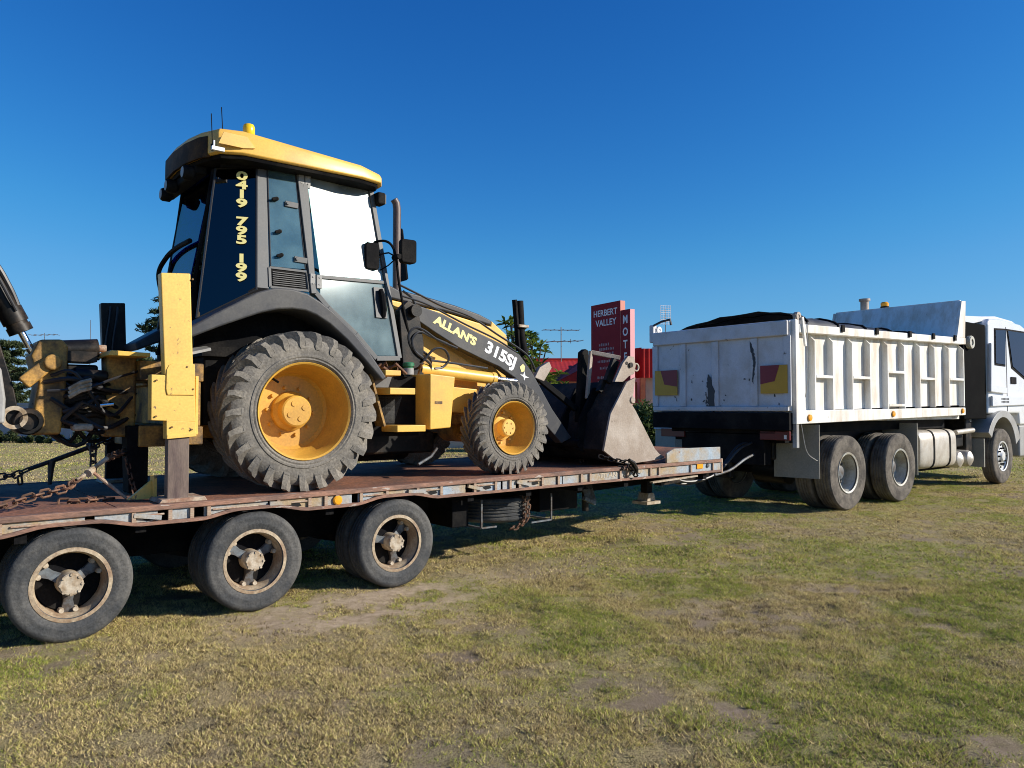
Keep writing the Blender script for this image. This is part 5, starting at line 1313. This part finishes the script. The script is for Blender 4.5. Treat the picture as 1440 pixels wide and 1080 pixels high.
# ---- rear carriage, stabilisers, boom
mb = MB(); mb.box(.84, .95, .22, 2.12, 1.28, 1.42); mb.box(.84, .95, .22, 2.12, 1.76, 1.90); mb.box(.88, .93, .22, 2.12, 1.42, 1.76); bh.part('rear_carriage', mb, M['yellow_dark'], bevel=.01)
for near in (True, False):
    q = (lambda a, b: (a, b)) if near else (lambda a, b: (mir(b), mir(a)))
    my = M['yellow_worn'] if near else M['greasy']
    a, b = q(.10, .19)
    mb = MB(); mb.prism([(.635, 1.80), (.838, 1.80), (.808, 2.565), (.598, 2.548)], a, b); bh.part('stabiliser_column', mb, my, bevel=.010)
    a, b = q(.092, .195); mb = MB(); mb.prism([(.655, 1.655), (.848, 1.655), (.845, 1.885), (.70, 1.892), (.665, 1.875), (.648, 1.84), (.645, 1.70)], a, b); bh.part('cover_plate', mb, my, bevel=.004)
    a, b = q(.102, .20); mb = MB(); mb.prism([(.548, 1.47), (.858, 1.455), (.852, 1.657), (.655, 1.657), (.652, 1.80), (.546, 1.802)], a, b); mb.prism([(.655, 1.335), (.862, 1.35), (.858, 1.458), (.652, 1.472)], a, b); bh.part('stabiliser_housing', mb, my, bevel=.006)
    if near:
        mb = MB(); mb.prism([(.656, 1.333), (.864, 1.348), (.862, 1.375), (.658, 1.36)], a - .008, b); mb.box(.863, .885, .13, .19, 1.36, 1.80); bh.part('housing_lip', mb, M['yellow_worn'], bevel=.003)
    a, b = q(.115, .195); mb = MB(); mb.box(.668, .82, a, b, deckz(.7) + .01, 1.345); bh.part('stabiliser_leg', mb, M['leg_steel'] if near else M['black'], bevel=.006)
    a, b = q(.06, .36); mb = MB(); mb.prism([(.60, deckz(.7) + .004), (.94, deckz(.7) + .004), (.92, deckz(.7) + .035), (.62, deckz(.7) + .03)], a, b); bh.part('stabiliser_foot', mb, M['rust_post'], bevel=.004)
mb = MB(); mb.prism([(.46, .88), (.64, .88), (.64, 1.03)], .36, .40); mb.box(.625, .645, .30, .42, .88, 1.05); bh.part('foot_gusset', mb, M['yellow_worn'])
bm_ = MB().cyl((0, -.008, 0), (0, .004, 0), .007, n=6).mesh('bolt', mat=M['yellow_dark'])
for (s_, z_) in ((.82, 2.52), (.79, 1.865), (.835, 1.70), (.58, 1.76), (.58, 1.50), (.69, 1.42), (.83, 1.40)): bh.part('bolt', bm_, None, at=(s_, .094, z_))
mb = MB()
for s_ in (.66, .72): mb.hose([(s_, mir(.20), 1.6), (s_ - .02, mir(.215), 2.1), (s_ + .01, mir(.21), 2.4), (s_ + .02, mir(.20), 2.52)], .012, 6)
bh.part('hydraulic_hose', mb, M['rubber_hose'])
# swing post and kingpost, shaded rear of the machine
mb = MB(); mb.box(.40, .62, .85, 1.05, 1.33, 2.0); bh.part('swing_bracket', mb, M['yellow_dark'], bevel=.02)
mb = MB(); mb.prism([(.36, 1.96), (.66, 1.96), (.66, 1.99), (.38, 2.0)], .60, 1.1); bh.part('bracket_top', mb, M['yellow'], bevel=.005)
mb = MB(); mb.box(.62, .84, .75, 1.6, 1.25, 1.42); mb.box(.62, .84, .75, 1.6, 1.78, 1.94); bh.part('carriage_clamp', mb, M['yellow_dark'], bevel=.01)
mb = MB(); mb.prism([(.56, .885), (.70, .885), (.70, 1.42), (.54, 1.42)], .78, .98); bh.part('rear_prop', mb, M['black'], bevel=.01)
bt = .98
mb = MB(); mb.prism([(-.11, 1.36), (.09, 1.36), (.12, 1.70), (.13, 2.03), (.09, 2.08), (-.06, 2.07), (-.11, 1.95), (-.06, 1.75)], bt - .18, bt + .18); bh.part('kingpost', mb, M['yellow_dark'], bevel=.02)
mb = MB(); mb.bar((-.16, bt - .2, 1.74), (.03, bt - .2, 1.92), .05, .10); mb.cyl((.02, bt - .26, 1.9), (.02, bt + .26, 1.9), .06, n=14); bh.part('boom_link', mb, M['yellow_dark'], bevel=.015)
mb = MB(); mb.cyl((.10, bt, 2.01), (.36, bt, 2.035), .075, n=16); mb.cyl((.14, bt + .2, 1.98), (.40, bt + .2, 2.02), .07, n=16); mb.box(.10, .34, bt - .10, bt + .25, 1.92, 2.0); bh.part('boom_cylinder', mb, M['greasy'])
mb = MB(); mb.cyl((.36, bt, 2.035), (.42, bt, 2.035), .03, n=10); bh.part('cylinder_eye', mb, M['rust_post'])
mb = MB(); mb.bar((.33, bt, 1.985), (.62, bt, 1.99), .08, .025); bh.part('lock_bar', mb, M['rust_post'])
mb = MB(); mb.cyl((-.10, bt, 2.02), (-.17, bt, 2.16), .026, n=12); mb.cyl((-.10, bt, 2.02), (-.06, bt, 1.96), .035, n=12); bh.part('cylinder_rod', mb, M['chrome'])
mb = MB(); mb.cyl((-.165, bt, 2.15), (-.45, bt, 2.72), .075, n=18); mb.cyl((-.155, bt, 2.13), (-.18, bt, 2.18), .085, n=18); mb.cyl((-.19, bt, 2.2), (-.24, bt, 2.30), .088, n=18); bh.part('dipper_cylinder', mb, M['greasy'])
mb = MB(); mb.hose([(-.165, bt - .02, 2.27), (-.205, bt - .03, 2.38), (-.245, bt - .04, 2.47), (-.32, bt - .05, 2.61), (-.46, bt - .06, 2.80)], .020, 8); mb.hose([(-.20, bt - .09, 2.28), (-.25, bt - .10, 2.38), (-.32, bt - .10, 2.52), (-.46, bt - .10, 2.76)], .012, 8); bh.part('hydraulic_hose', mb, M['rubber_hose'])
# boom tucked at the far left, leaving the picture
mb = MB(); mb.strip([(-.24, 1.42), (-.32, 1.70), (-.42, 2.0), (-.60, 2.4)], [(-.16, 1.44), (-.215, 1.72), (-.30, 2.02), (-.42, 2.5)], bt - .16, bt + .16); bh.part('boom', mb, M['greasy'], bevel=.01)
mb = MB(); mb.strip([(-.36, 1.45), (-.38, 1.66), (-.42, 1.86)], [(-.30, 1.45), (-.295, 1.62), (-.325, 1.84)], .45, .62); bh.part('dipper', mb, M['grey_plastic'], bevel=.02)
mb = MB(); mb.lathe([(.0, -.2), (.09, -.2), (.10, -.18), (.10, .18), (.09, .2), (0, .2)], c=(-.12, bt, 1.46), n=20); mb.lathe([(.062, -.23), (.062, -.2)], c=(-.12, bt, 1.46), n=14); bh.part('boom_pivot', mb, M['greasy'])
mb = MB(); mb.lathe([(.055, -.03), (.085, -.035), (.085, -.0), (.055, 0)], c=(-.21, bt - .17, 1.49), n=20, close=True); bh.part('pivot_ring', mb, M['hub_pale'])
# valve bank and hose clutter
mb = MB(); mb.box(.12, .42, bt - .12, bt + .4, 1.40, 1.74); mb.cyl((.1, bt - .1, 1.52), (.40, bt - .1, 1.56), .07, n=12); bh.part('valve_bank', mb, M['greasy'], bevel=.03)
mb = MB(); mb.cyl((.22, bt - .2, 1.565), (.44, bt - .2, 1.59), .016, n=10); bh.part('cylinder_rod', mb, M['chrome'])
mb = MB(); r = random.Random(7)
for k in range(16):
    z = r.uniform(1.50, 1.78); t0 = bt - .25 + r.random() * .3
    mb.tube([(.10, t0, z - .06), (.20 + r.random() * .05, t0 - .08, z + r.uniform(-.02, .08)), (.32, t0 - .05, z + r.uniform(.0, .1)), (.50, t0 + .1, z - r.random() * .1)], .016, 6)
bh.part('hydraulic_hose', mb, M['rubber_hose'])
mb = MB()
for k in range(3): mb.tube([(.12, bt - .3, 1.64 + .03 * k), (.19, bt - .34, 1.69 + .03 * k), (.26, bt - .33, 1.71 + .03 * k)], .016, 6)
bh.part('hose_sleeve', mb, M['hub_pale'])
mb = MB(); r = random.Random(17)
for k in range(22):
    t0 = bt + r.uniform(-.28, .25); z0 = r.uniform(1.45, 1.95); z1 = r.uniform(1.40, 1.9)
    mb.hose([(-.08 + r.random() * .1, t0, z0), (.14 + r.random() * .1, t0 - r.random() * .15, z0 + r.uniform(-.22, .05)), (.34 + r.random() * .1, t0 - r.random() * .1, z1 + r.uniform(-.2, .05)), (.62, t0 + .1, z1)], r.choice((.011, .014, .018)), 6, 5)
bh.part('hydraulic_hose', mb, M['rubber_hose'])
mb = MB(); mb.box(.14, .36, bt - .05, bt + .3, 1.74, 1.90); mb.cyl((.16, bt - .18, 1.82), (.40, bt - .18, 1.80), .05, n=12); bh.part('swing_cylinder', mb, M['greasy'], bevel=.02)
mb = MB(); mb.box(.16, .30, bt - .25, bt - .1, 1.385, 1.44); bh.part('seat_plate', mb, M['hub_pale'], bevel=.02)
# ================================================================== TIPPER TRUCK
tk = Thing('tipper_truck', 'white three axle tipper truck with a ribbed body and covered load', 'truck', (12.5, 1.28, 0.0))
KW = 2.575; KR = .572
def bz(s): return 1.335 + .0165 * (s - 9.0)        # lower edge of the body
def tz(s): return 2.765 + .0245 * (s - 9.0)        # upper edge of the rail
B0, B1 = 9.0, 15.02
# wheels
kt = road_tyre(KR, .30, .28, 5)
kr = MB().lathe([(.285, -.125), (.312, -.135), (.316, -.125), (.304, -.11), (.292, -.09), (.275, .02), (.265, .06), (.235, .085), (.0, .085)], n=56)
kh = MB().lathe([(.0, -.02), (.06, -.02), (.10, -.005), (.115, .02), (.13, .08)], n=28); ring_bolts(kh, 10, .165, .03, .085, .016)
kd = MB()
for k in range(8):
    a = 2 * math.pi * k / 8 + .3; c = Vector((.222 * math.cos(a), .078, .222 * math.sin(a))); kd.cyl(c, c + Vector((0, .01, 0)), .026, n=10)
KWM = [mesh_of(kr, 'wheel', M['rim_silver']), mesh_of(kt, 'tyre', M['tyre_brown']), mesh_of(kh, 'hub', M['spoke_grey']), mesh_of(kd, 'hand_hole', hole)]
ki = [mesh_of(MB().lathe([(.285, -.125), (.312, -.13), (.27, 0), (.312, .13)], n=32), 'wheel', M['rim_silver']), KWM[1]]
for s in (10.49, 12.26):
    place_wheel(tk, KWM, (s, .14, KR), spin=s); place_wheel(tk, ki, (s, .14 + .32, KR))
    place_wheel(tk, KWM, (s, KW - .14, KR), flip=True); place_wheel(tk, ki, (s, KW - .46, KR), flip=True)
    mb = MB(); mb.cyl((s, .3, KR), (s, KW - .3, KR), .10, n=12); mb.cyl((s, 1.0, KR), (s, 1.55, KR), .25, n=14); tk.part('axle', mb, M['greasy'])
ft_ = road_tyre(.57, .30, .25, 4)
fr_ = MB().lathe([(.285, -.11), (.312, -.118), (.316, -.108), (.30, -.09), (.27, -.06), (.255, -.045), (.24, -.06), (.20, -.075), (.14, -.085), (.12, -.10), (.09, -.13), (.0, -.135)], n=48)
fb = MB(); ring_bolts(fb, 10, .17, -.12, -.08, .020)
fd_ = MB()
for k in range(10):
    a = 2 * math.pi * k / 10 + .31; c = Vector((.225 * math.cos(a), -.074, .225 * math.sin(a))); fd_.cyl(c, c + Vector((0, .012, 0)), .030, n=10)
FWM = [mesh_of(fr_, 'wheel', plain('polished_alloy', (.72, .72, .70), .3, .15)), mesh_of(ft_, 'tyre', M['tyre_brown']), mesh_of(fb, 'wheel_nut', M['black']), mesh_of(fd_, 'hand_hole', hole)]
place_wheel(tk, FWM, (17.06, .165, .57)); place_wheel(tk, FWM, (17.06, KW - .165, .57), flip=True)
mb = MB(); mb.box(16.94, 17.18, .3, KW - .3, .45, .62); tk.part('axle', mb, M['greasy'])
# chassis
for t in (.85, 1.62):
    mb = MB(); mb.box(9.2, 18.6, t, t + .10, .92, 1.18); tk.part('chassis_rail', mb, M['black'])
mb = MB(); mb.box(9.05, 9.25, .55, 2.05, .72, 1.18); mb.box(9.2, 9.5, .3, 2.3, 1.05, 1.15); tk.part('rear_crossbeam', mb, M['black'], bevel=.01)
mb = MB(); mb.box(9.0, 9.12, 1.1, 1.45, .50, .75); mb.cyl((8.9, 1.27, .62), (9.1, 1.27, .62), .09, n=12); tk.part('tow_hitch', mb, M['greasy'], bevel=.02)
mb = MB(); mb.box(12.9, 15.0, .5, 2.1, .55, 1.1); mb.box(9.4, 12.9, .62, 1.95, .78, 1.25); tk.part('driveline', mb, M['greasy'], bevel=.03)
# body floor, subframe
mb = MB(); mb.box(B0 + .05, B1, .12, KW - .12, 1.36, 1.50); tk.part('body_floor', mb, M['white'])
mb = MB(); mb.box(B0 + .02, B1 - .1, .35, KW - .35, 1.19, 1.35); tk.part('body_subframe', mb, M['black'])
for near in (True, False):
    f = (lambda a, b: (a, b)) if near else (lambda a, b: (KW - b, KW - a))
    a, b = f(.105, .125); mb = MB(); mb.prism([(B0 + .08, bz(B0) + .19), (B1, bz(B1) + .19), (B1, tz(B1) - .12), (B0 + .08, tz(B0) - .12)], a, b); tk.part('side_sheet', mb, M['white'])
    a, b = f(.0, .13); mb = MB(); mb.prism([(B0 + .09, bz(B0)), (B1, bz(B1)), (B1, bz(B1) + .145), (B0 + .09, bz(B0) + .195)], a, b); tk.part('sill_beam', mb, M['white'], bevel=.012)
    a, b = f(-.015, .13); mb = MB(); mb.prism([(B0 + .09, tz(B0) - .125), (B1 + .03, tz(B1) - .125), (B1 + .03, tz(B1)), (B0 + .09, tz(B0))], a, b); tk.part('top_rail', mb, M['white'], bevel=.012)
    a, b = f(.005, .104)
    for s in (9.565, 10.083, 10.674, 11.255, 11.862, 12.473, 13.084, 13.698, 14.316, 15.0):
        lo_, hi_ = bz(s) + .17, tz(s) - .13
        mb = MB(); mb.add([(s, a if near else b, lo_), (s, b if near else a, lo_ - .0), (s, b if near else a, hi_), (s, a if near else b, hi_ - .10), (s - .03, a if near else b, lo_), (s - .03, b if near else a, lo_), (s - .03, b if near else a, hi_), (s - .03, a if near else b, hi_ - .10)],
                          [(0, 1, 2, 3), (7, 6, 5, 4), (0, 3, 7, 4), (1, 5, 6, 2), (0, 4, 5, 1), (3, 2, 6, 7)])
        tk.part('rib', mb, M['white'])
    a, b = f(.0, .07)
    for (s0, s1, z) in ((9.567, 10.05, 2.03), (10.677, 11.225, 2.045), (11.865, 12.44, 2.17), (11.865, 12.44, 1.615), (13.088, 13.665, 2.09), (14.32, 14.97, 2.11)):
        mb = MB(); mb.box(s0, s1, a, b, z - .022, z + .022); tk.part('rung', mb, M['white'], bevel=.006)
    # corner post
    a, b = f(-.01, .16); mb = MB(); mb.box(B0 - .005, B0 + .088, a, b, bz(B0) - .0, tz(B0) + .06); tk.part('corner_post', mb, M['white'], bevel=.01)
mb = MB(); mb.box(B0 - .0, B0 + .07, -.005, .06, 1.0, bz(B0) - .003); tk.part('latch_arm', mb, M['grey_plastic'], bevel=.006)
mb = MB(); mb.tube([(9.3, -.03, tz(9.3) + .03), (9.25, -.03, 2.5), (9.28, -.03, 2.0), (9.2, -.03, 1.72)], .008, 6); tk.part('cable', mb, M['grey_plastic'])
mb = MB(); mb.hose([(9.1, -.02, 1.33), (9.2, -.04, .95), (9.45, -.03, .82), (9.6, .02, .8)], .006, 6); tk.part('cable', mb, M['grey_plastic'])
for s, t in ((9.07, .02), (9.07, KW - .02)):
    mb = MB(); mb.lathe([(0.025, -.03), (.062, -.03), (.062, .03), (.025, .03)], c=(s + .02, t, tz(9) + .11), n=18, close=True); mb.box(s - .05, s + .06, t - .02, t + .02, tz(9) + .06, tz(9) + .14); tk.part('hinge_eye', mb, M['steel_worn'] if t < 1 else M['white_tail'])
mb = MB(); mb.bar((9.14, -.03, tz(9) + .10), (9.22, -.03, 2.45), .03, .05); tk.part('hinge_arm', mb, M['white'], bevel=.005)
mb = MB(); mb.bar((9.0, KW + .02, 2.96), (9.0, KW + .02, 2.66), .10, .09); tk.part('hinge_arm', mb, M['white_tail'], bevel=.02)
mb = MB(); mb.tube([(8.98, KW - .02, 2.95), (8.98, KW - .18, 3.0), (8.98, KW - .36, 3.02), (8.98, KW - .38, 2.93)], .02, 8); tk.part('tail_hook', mb, M['decal_dark'])
# tailgate
tg0 = B0 - .06
mb = MB(); mb.box(tg0, B0 - .01, .05, KW - .05, bz(B0) + .185, tz(B0) + .045); tg = tk.part('tailgate', mb, M['white_tail'], bevel=.008)
mb = MB(); mb.box(tg0 - .055, tg0 - .001, .06, KW - .06, tz(B0) - .17, tz(B0) + .05); tk.part('gate_rail', mb, M['white_tail'], parent=tg, bevel=.02)
mb = MB(); mb.box(tg0 - .05, tg0 - .001, .06, KW - .06, bz(B0) + .185, bz(B0) + .255); tk.part('gate_rail', mb, M['white_tail'], parent=tg, bevel=.012)
for t in (.08, .62, 1.30, 1.92, KW - .09):
    w = .055 if t in (.08, KW - .09) else .06
    mb = MB(); mb.box(tg0 - .028, tg0 - .001, t - w, t + w, bz(B0) + .257, tz(B0) - .172); tk.part('gate_rib', mb, M['white_tail'], parent=tg, bevel=.008)
mb = MB(); mb.box(B0 - .10, B0 + .05, .05, KW - .05, bz(B0) - .09, bz(B0) + .165); tk.part('tail_beam', mb, M['black'], bevel=.01)
# scrapes
scr = M['decal_dark']
def jag(pts, seed, amp=.012):
    r = random.Random(seed); out = []
    for p, q in zip(pts, pts[1:] + pts[:1]):
        for k in range(5):
            f = k / 5; out.append((p[0] + (q[0] - p[0]) * f + r.uniform(-amp, amp), p[1] + (q[1] - p[1]) * f + r.uniform(-amp, amp)))
    return out
marks = [jag([(.68, 2.56), (.64, 2.50), (.60, 2.36), (.585, 2.24), (.60, 2.1), (.625, 1.92), (.645, 1.96), (.63, 2.14), (.62, 2.26), (.66, 2.40)], 1, .008),
         jag([(1.41, 2.08), (1.37, 2.04), (1.31, 1.84), (1.315, 1.57), (1.42, 1.56), (1.43, 1.80), (1.45, 1.96)], 2, .016)]
rr_ = random.Random(9)
for k in range(34):
    if k < 14: c = (1.38 + rr_.gauss(0, .13), 1.66 + rr_.gauss(0, .14))
    else: c = (rr_.uniform(.2, 2.4), rr_.uniform(1.60, 2.0))
    w_, h_ = rr_.uniform(.006, .018), rr_.uniform(.008, .035)
    marks.append(jag([(c[0] - w_, c[1] - h_), (c[0] + w_, c[1] - h_ * .6), (c[0] + w_ * .7, c[1] + h_), (c[0] - w_ * .6, c[1] + h_ * .7)], k, .004))
for k, pts in enumerate(marks):
    mb = MB(); mb.prism(pts, tg0 - .0032 - (.0275 if k < 2 else 0), tg0 - .0008 - (.0275 if k < 2 else 0), axis='s'); tk.part('scrape', mb, scr, parent=tg)
# red and yellow rear marker plates
for (t0, t1, mirr) in ((.07, .50, False), (KW - .56, KW - .10, True)):
    z0, z1 = 1.775, 2.18
    mb = MB(); mb.box(tg0 - .040, tg0 - .032, t0, t1, z0, z1); mk = tk.part('marker_plate', mb, M['marker_yellow'], parent=tg)
    q = [(t1, z1), (t0 + .12, z1), (t0 + .20, z1 - .23), (t1, z1 - .27)] if not mirr else [(t0, z1), (t1 - .12, z1), (t1 - .20, z1 - .23), (t0, z1 - .27)]
    mb = MB(); mb.prism(q, tg0 - .043, tg0 - .041, axis='s'); tk.part('marker_plate', mb, M['marker_red'], parent=tg)
# side marker lamps
for s in (9.35, 11.98, 14.85):
    mb = MB(); mb.lathe([(0, -.03), (.045, -.024), (.05, -.002)], c=(s, -.002, bz(s) + .085), n=14); tk.part('side_lamp', mb, M['amber'])
mb = MB(); mb.box(9.02, 9.07, .12, .60, 1.10, 1.23); tk.part('tail_lamp', mb, M['red_lens'], bevel=.008)
mb = MB(); mb.box(9.02, 9.07, KW - .60, KW - .12, 1.10, 1.23); tk.part('tail_lamp', mb, M['red_lens'], bevel=.008)
mb = MB(); mb.box(9.012, 9.018, .16, .2, 1.12, 1.18); tk.part('lamp_reflex', mb, M['decal_white'])
# mudflaps and guards
mb = MB(); mb.slab([(9.62, -.005, .53), (9.50, .66, .53), (9.50, .66, 1.32), (9.62, -.005, 1.32)], .015); tk.part('mudflap', mb, M['flap'])
mb = MB(); mb.box(9.50, 9.52, KW - .66, KW - .03, .53, 1.30); tk.part('mudflap', mb, M['flap'])
mb = MB(); mb.box(13.0, 13.02, .05, .66, .40, 1.30); tk.part('mudflap', mb, M['flap'])
# tarpaulin bows and mesh over the load
secs = []
for k in range(25):
    s = 9.25 + (14.6 - 9.25) * k / 24
    ring = []
    hh = .37 - .31 * (k / 24) ** .8 + .02 * math.sin(k * 1.57)
    for j in range(17):
        a = math.pi * j / 16
        ring.append((s + .12 * math.sin(a), KW / 2 - math.cos(a) * (KW / 2 - .07), tz(s) - .04 + max(0, math.sin(a)) ** .8 * hh * (0.90 if k % 4 else 1.0) * (1.0 - .55 * (j / 16) ** 1.5) + (.014 * math.sin(j * 2.3 + k * 1.1) * math.sin(a))))
    secs.append(ring)
mb = MB(); mb.loft(secs, caps=False, closed=False); tp = tk.part('tarpaulin', mb, M['tarp'])
for k in (1, 5, 9, 13, 17, 21):
    mb = MB(); mb.tube([(x, y, z + .012) for x, y, z in secs[k]], .022, 6); tk.part('tarp_bow', mb, M['black'], parent=tp)
pm_ = MB().box(-.04, .04, -.045, -.016, -.07, .03).mesh('tarp_hook', mat=M['black'])
for s in (10.3, 11.4, 12.6, 13.55, 14.5): tk.part('tarp_hook', pm_, None, at=(s, .0, tz(s) + .0))
# headboard
mb = MB(); mb.slab([(14.72, .0 + .05, tz(14.7)), (14.72, KW - .05, tz(14.7)), (15.0, KW - .05, 3.60), (15.0, .05, 3.60)], .05); hb = tk.part('headboard', mb, M['white'])
for t in (.0, KW - .06):
    mb = MB(); mb.prism([(14.68, tz(14.7) + .002), (15.06, tz(15) + .002), (15.12, 3.63), (14.93, 3.62)], t, t + .05); tk.part('headboard_gusset', mb, M['white'], bevel=.006)
mb = MB(); mb.bar((15.0, .05, 3.62), (15.0, KW - .05, 3.62), .06, .05); tk.part('headboard_rim', mb, M['white'], bevel=.008)
# tanks
mb = MB(); mb.loft([[(s, .36 + a, .82 + b) for a, b in [(math.copysign(abs(math.cos(q)) ** .45, math.cos(q)) * .30 * k, math.copysign(abs(math.sin(q)) ** .45, math.sin(q)) * .355 * k) for q in [2 * math.pi * i / 32 for i in range(32)]]] for s, k in ((13.20, .92), (13.25, 1), (14.70, 1), (14.76, .9))]); ft__ = tk.part('fuel_tank', mb, M['tank'], angle=40)
for s in (13.72, 14.42):
    mb = MB(); mb.loft([[(s + d, .36 + a, .82 + b) for a, b in [(math.copysign(abs(math.cos(q)) ** .45, math.cos(q)) * .308, math.copysign(abs(math.sin(q)) ** .45, math.sin(q)) * .363) for q in [2 * math.pi * i / 32 for i in range(32)]]] for d in (-.03, .03)]); tk.part('tank_strap', mb, M['black'], parent=ft__)
for s in (14.98, 15.46):
    mb = MB(); mb.lathe([(0, -.05), (.08, -.035), (.14, 0), (.162, .05), (.162, .8), (.12, .86)], c=(s, .10, .585), n=24); tk.part('air_tank', mb, M['tank'])
mb = MB(); mb.cyl((14.9, .15, 1.10), (15.75, .15, 1.13), .05, n=12); tk.part('silencer', mb, M['tank'])
mb = MB(); mb.box(14.95, 15.7, .3, .9, .80, 1.05); mb.box(15.7, 16.0, .25, .7, .6, 1.5); tk.part('engine_block', mb, M['greasy'], bevel=.03)
mb = MB(); mb.box(16.18, 16.22, .10, .60, .38, .95); tk.part('mudflap', mb, M['flap'])
mb = MB(); mb.box(13.1, 16.1, .38, .44, .40, .46); tk.part('side_rail', mb, M['black'])
# black block put in as the shade behind the cab, muffler stack, beacon
mb = MB(); mb.box(15.25, 16.40, .11, KW - .11, 1.35, 3.27); tk.part('cab_gap_shade', mb, weathered('shaded_gap_black', (.004, .004, .0045), (.008, .008, .008), rough=.8, spec=.03, bump=.05), bevel=.02)
mb = MB(); mb.cyl((15.5, .05, 2.86), (15.5, .12, 2.86), .13, n=20); mb.lathe([(.06, -.02), (.12, -.02), (.12, .0)], c=(15.5, .05, 2.86), n=20); tk.part('round_lamp', mb, M['rim_silver'])
mb = MB(); mb.cyl((16.2, 2.49, 3.0), (16.2, 2.49, 4.02), .09, n=18); mb.cyl((16.2, 2.49, 4.0), (16.2, 2.49, 4.05), .12, n=18); tk.part('exhaust_stack', mb, M['steel_worn'])
mb = MB(); mb.lathe([(0, 0), (.09, 0), (.09, .03)], axis='z', n=16); mb.cyl((0, 0, -.35), (0, 0, 0), .03, n=8); o = tk.part('beacon', mb, M['black'], at=(16.2, 2.04, 3.80))
l = MB().lathe([(.08, .03), (.085, .10), (.06, .13), (0, .135)], axis='z', n=16); tk.part('lens', l, M['amber'], parent=o)
# cab
cs = [(16.42, 1.45), (16.50, 3.30), (16.62, 3.42), (17.3, 3.45), (18.4, 3.42), (18.8, 3.33), (19.25, 2.35), (19.4, 2.15), (19.4, 1.2), (18.25, 1.2), (18.2, 1.45)]
mb = MB(); mb.prism(cs, .09, KW - .09); cb = tk.part('cab', mb, M['white_cab'], bevel=.05)
mb = MB(); mb.prism([(15.38, 3.28), (15.38, 3.40), (16.55, 3.47), (17.3, 3.53), (18.3, 3.50), (18.75, 3.40), (18.77, 3.35), (17.3, 3.44), (16.55, 3.36), (15.9, 3.25)], .22, KW - .22); tk.part('roof_visor', mb, M['white_cab'], bevel=.02)
gz = M['glass_cab']
def cabglass(name, pts):
    mb = MB(); mb.prism(pts, .066, .078); return tk.part(name, mb, gz, parent=cb)
cabglass('rear_side_window', [(16.83, 2.50), (17.36, 2.49), (17.41, 3.22), (16.85, 3.19)])
cabglass('door_window', [(17.56, 3.22), (18.55, 3.23), (18.95, 2.28), (18.70, 2.20), (17.80, 2.47)])
dk = MB(); dk.prism([(16.80, 2.46), (17.40, 2.45), (17.45, 3.26), (16.82, 3.23)], .079, .088); dk.prism([(17.52, 3.26), (18.58, 3.27), (19.02, 2.28), (18.74, 2.15), (17.76, 2.43)], .079, .088); tk.part('window_frame', dk, M['black'], parent=cb)
mb = MB(); mb.box(17.70, 18.02, .07, .088, 2.09, 2.24); tk.part('door_handle', mb, M['black'], parent=cb, bevel=.01)
mb = MB(); mb.box(17.48, 17.49, .082, .0885, 1.5, 3.3); tk.part('door_seam', mb, M['decal_dark'], parent=cb)
mb = MB(); mb.prism([(16.40, 1.90), (16.46, 2.9), (16.54, 2.9), (16.66, 2.05), (17.30, 2.0), (17.30, 1.87)], .02, .085); tk.part('cab_extender', mb, M['white_cab'], bevel=.015)
mb = MB(); mb.prism([(16.5, 1.60), (19.2, 1.65), (19.2, 1.82), (16.5, 1.82)], .03, .086); tk.part('side_skirt', mb, M['white_cab'], bevel=.02)
arc = [(17.04 + .72 * math.cos(a), .66 + .72 * math.sin(a)) for a in [math.pi * (0.06 + .80 * k / 14) for k in range(15)]]
arc2 = [(17.07 + .98 * math.cos(a), .66 + .86 * math.sin(a)) for a in [math.pi * (0.10 + .74 * k / 14) for k in range(15)]]
mb = MB(); mb.strip(arc, arc2, .02, .5); tk.part('wheel_arch', mb, M['grey_plastic'], bevel=.01)
mb = MB(); mb.box(18.3, 19.45, .12, KW - .12, .5, 1.2); tk.part('bumper', mb, M['grey_plastic'], bevel=.05)
for z in (1.76, 1.70):
    mb = MB(); r = random.Random(int(z * 100)); x = 16.98
    while x < 17.4: mb.box(x, x + .045, .026, .0295, z - .018, z + .018); x += .075
    tk.part('small_print', mb, M['decal_dark'])
mb = MB(); mb.tube([(15.3, .2, 2.05), (15.75, .2, 2.05), (15.78, .2, 1.3)], .02, 6); tk.part('hand_rail', mb, M['grey_plastic'])
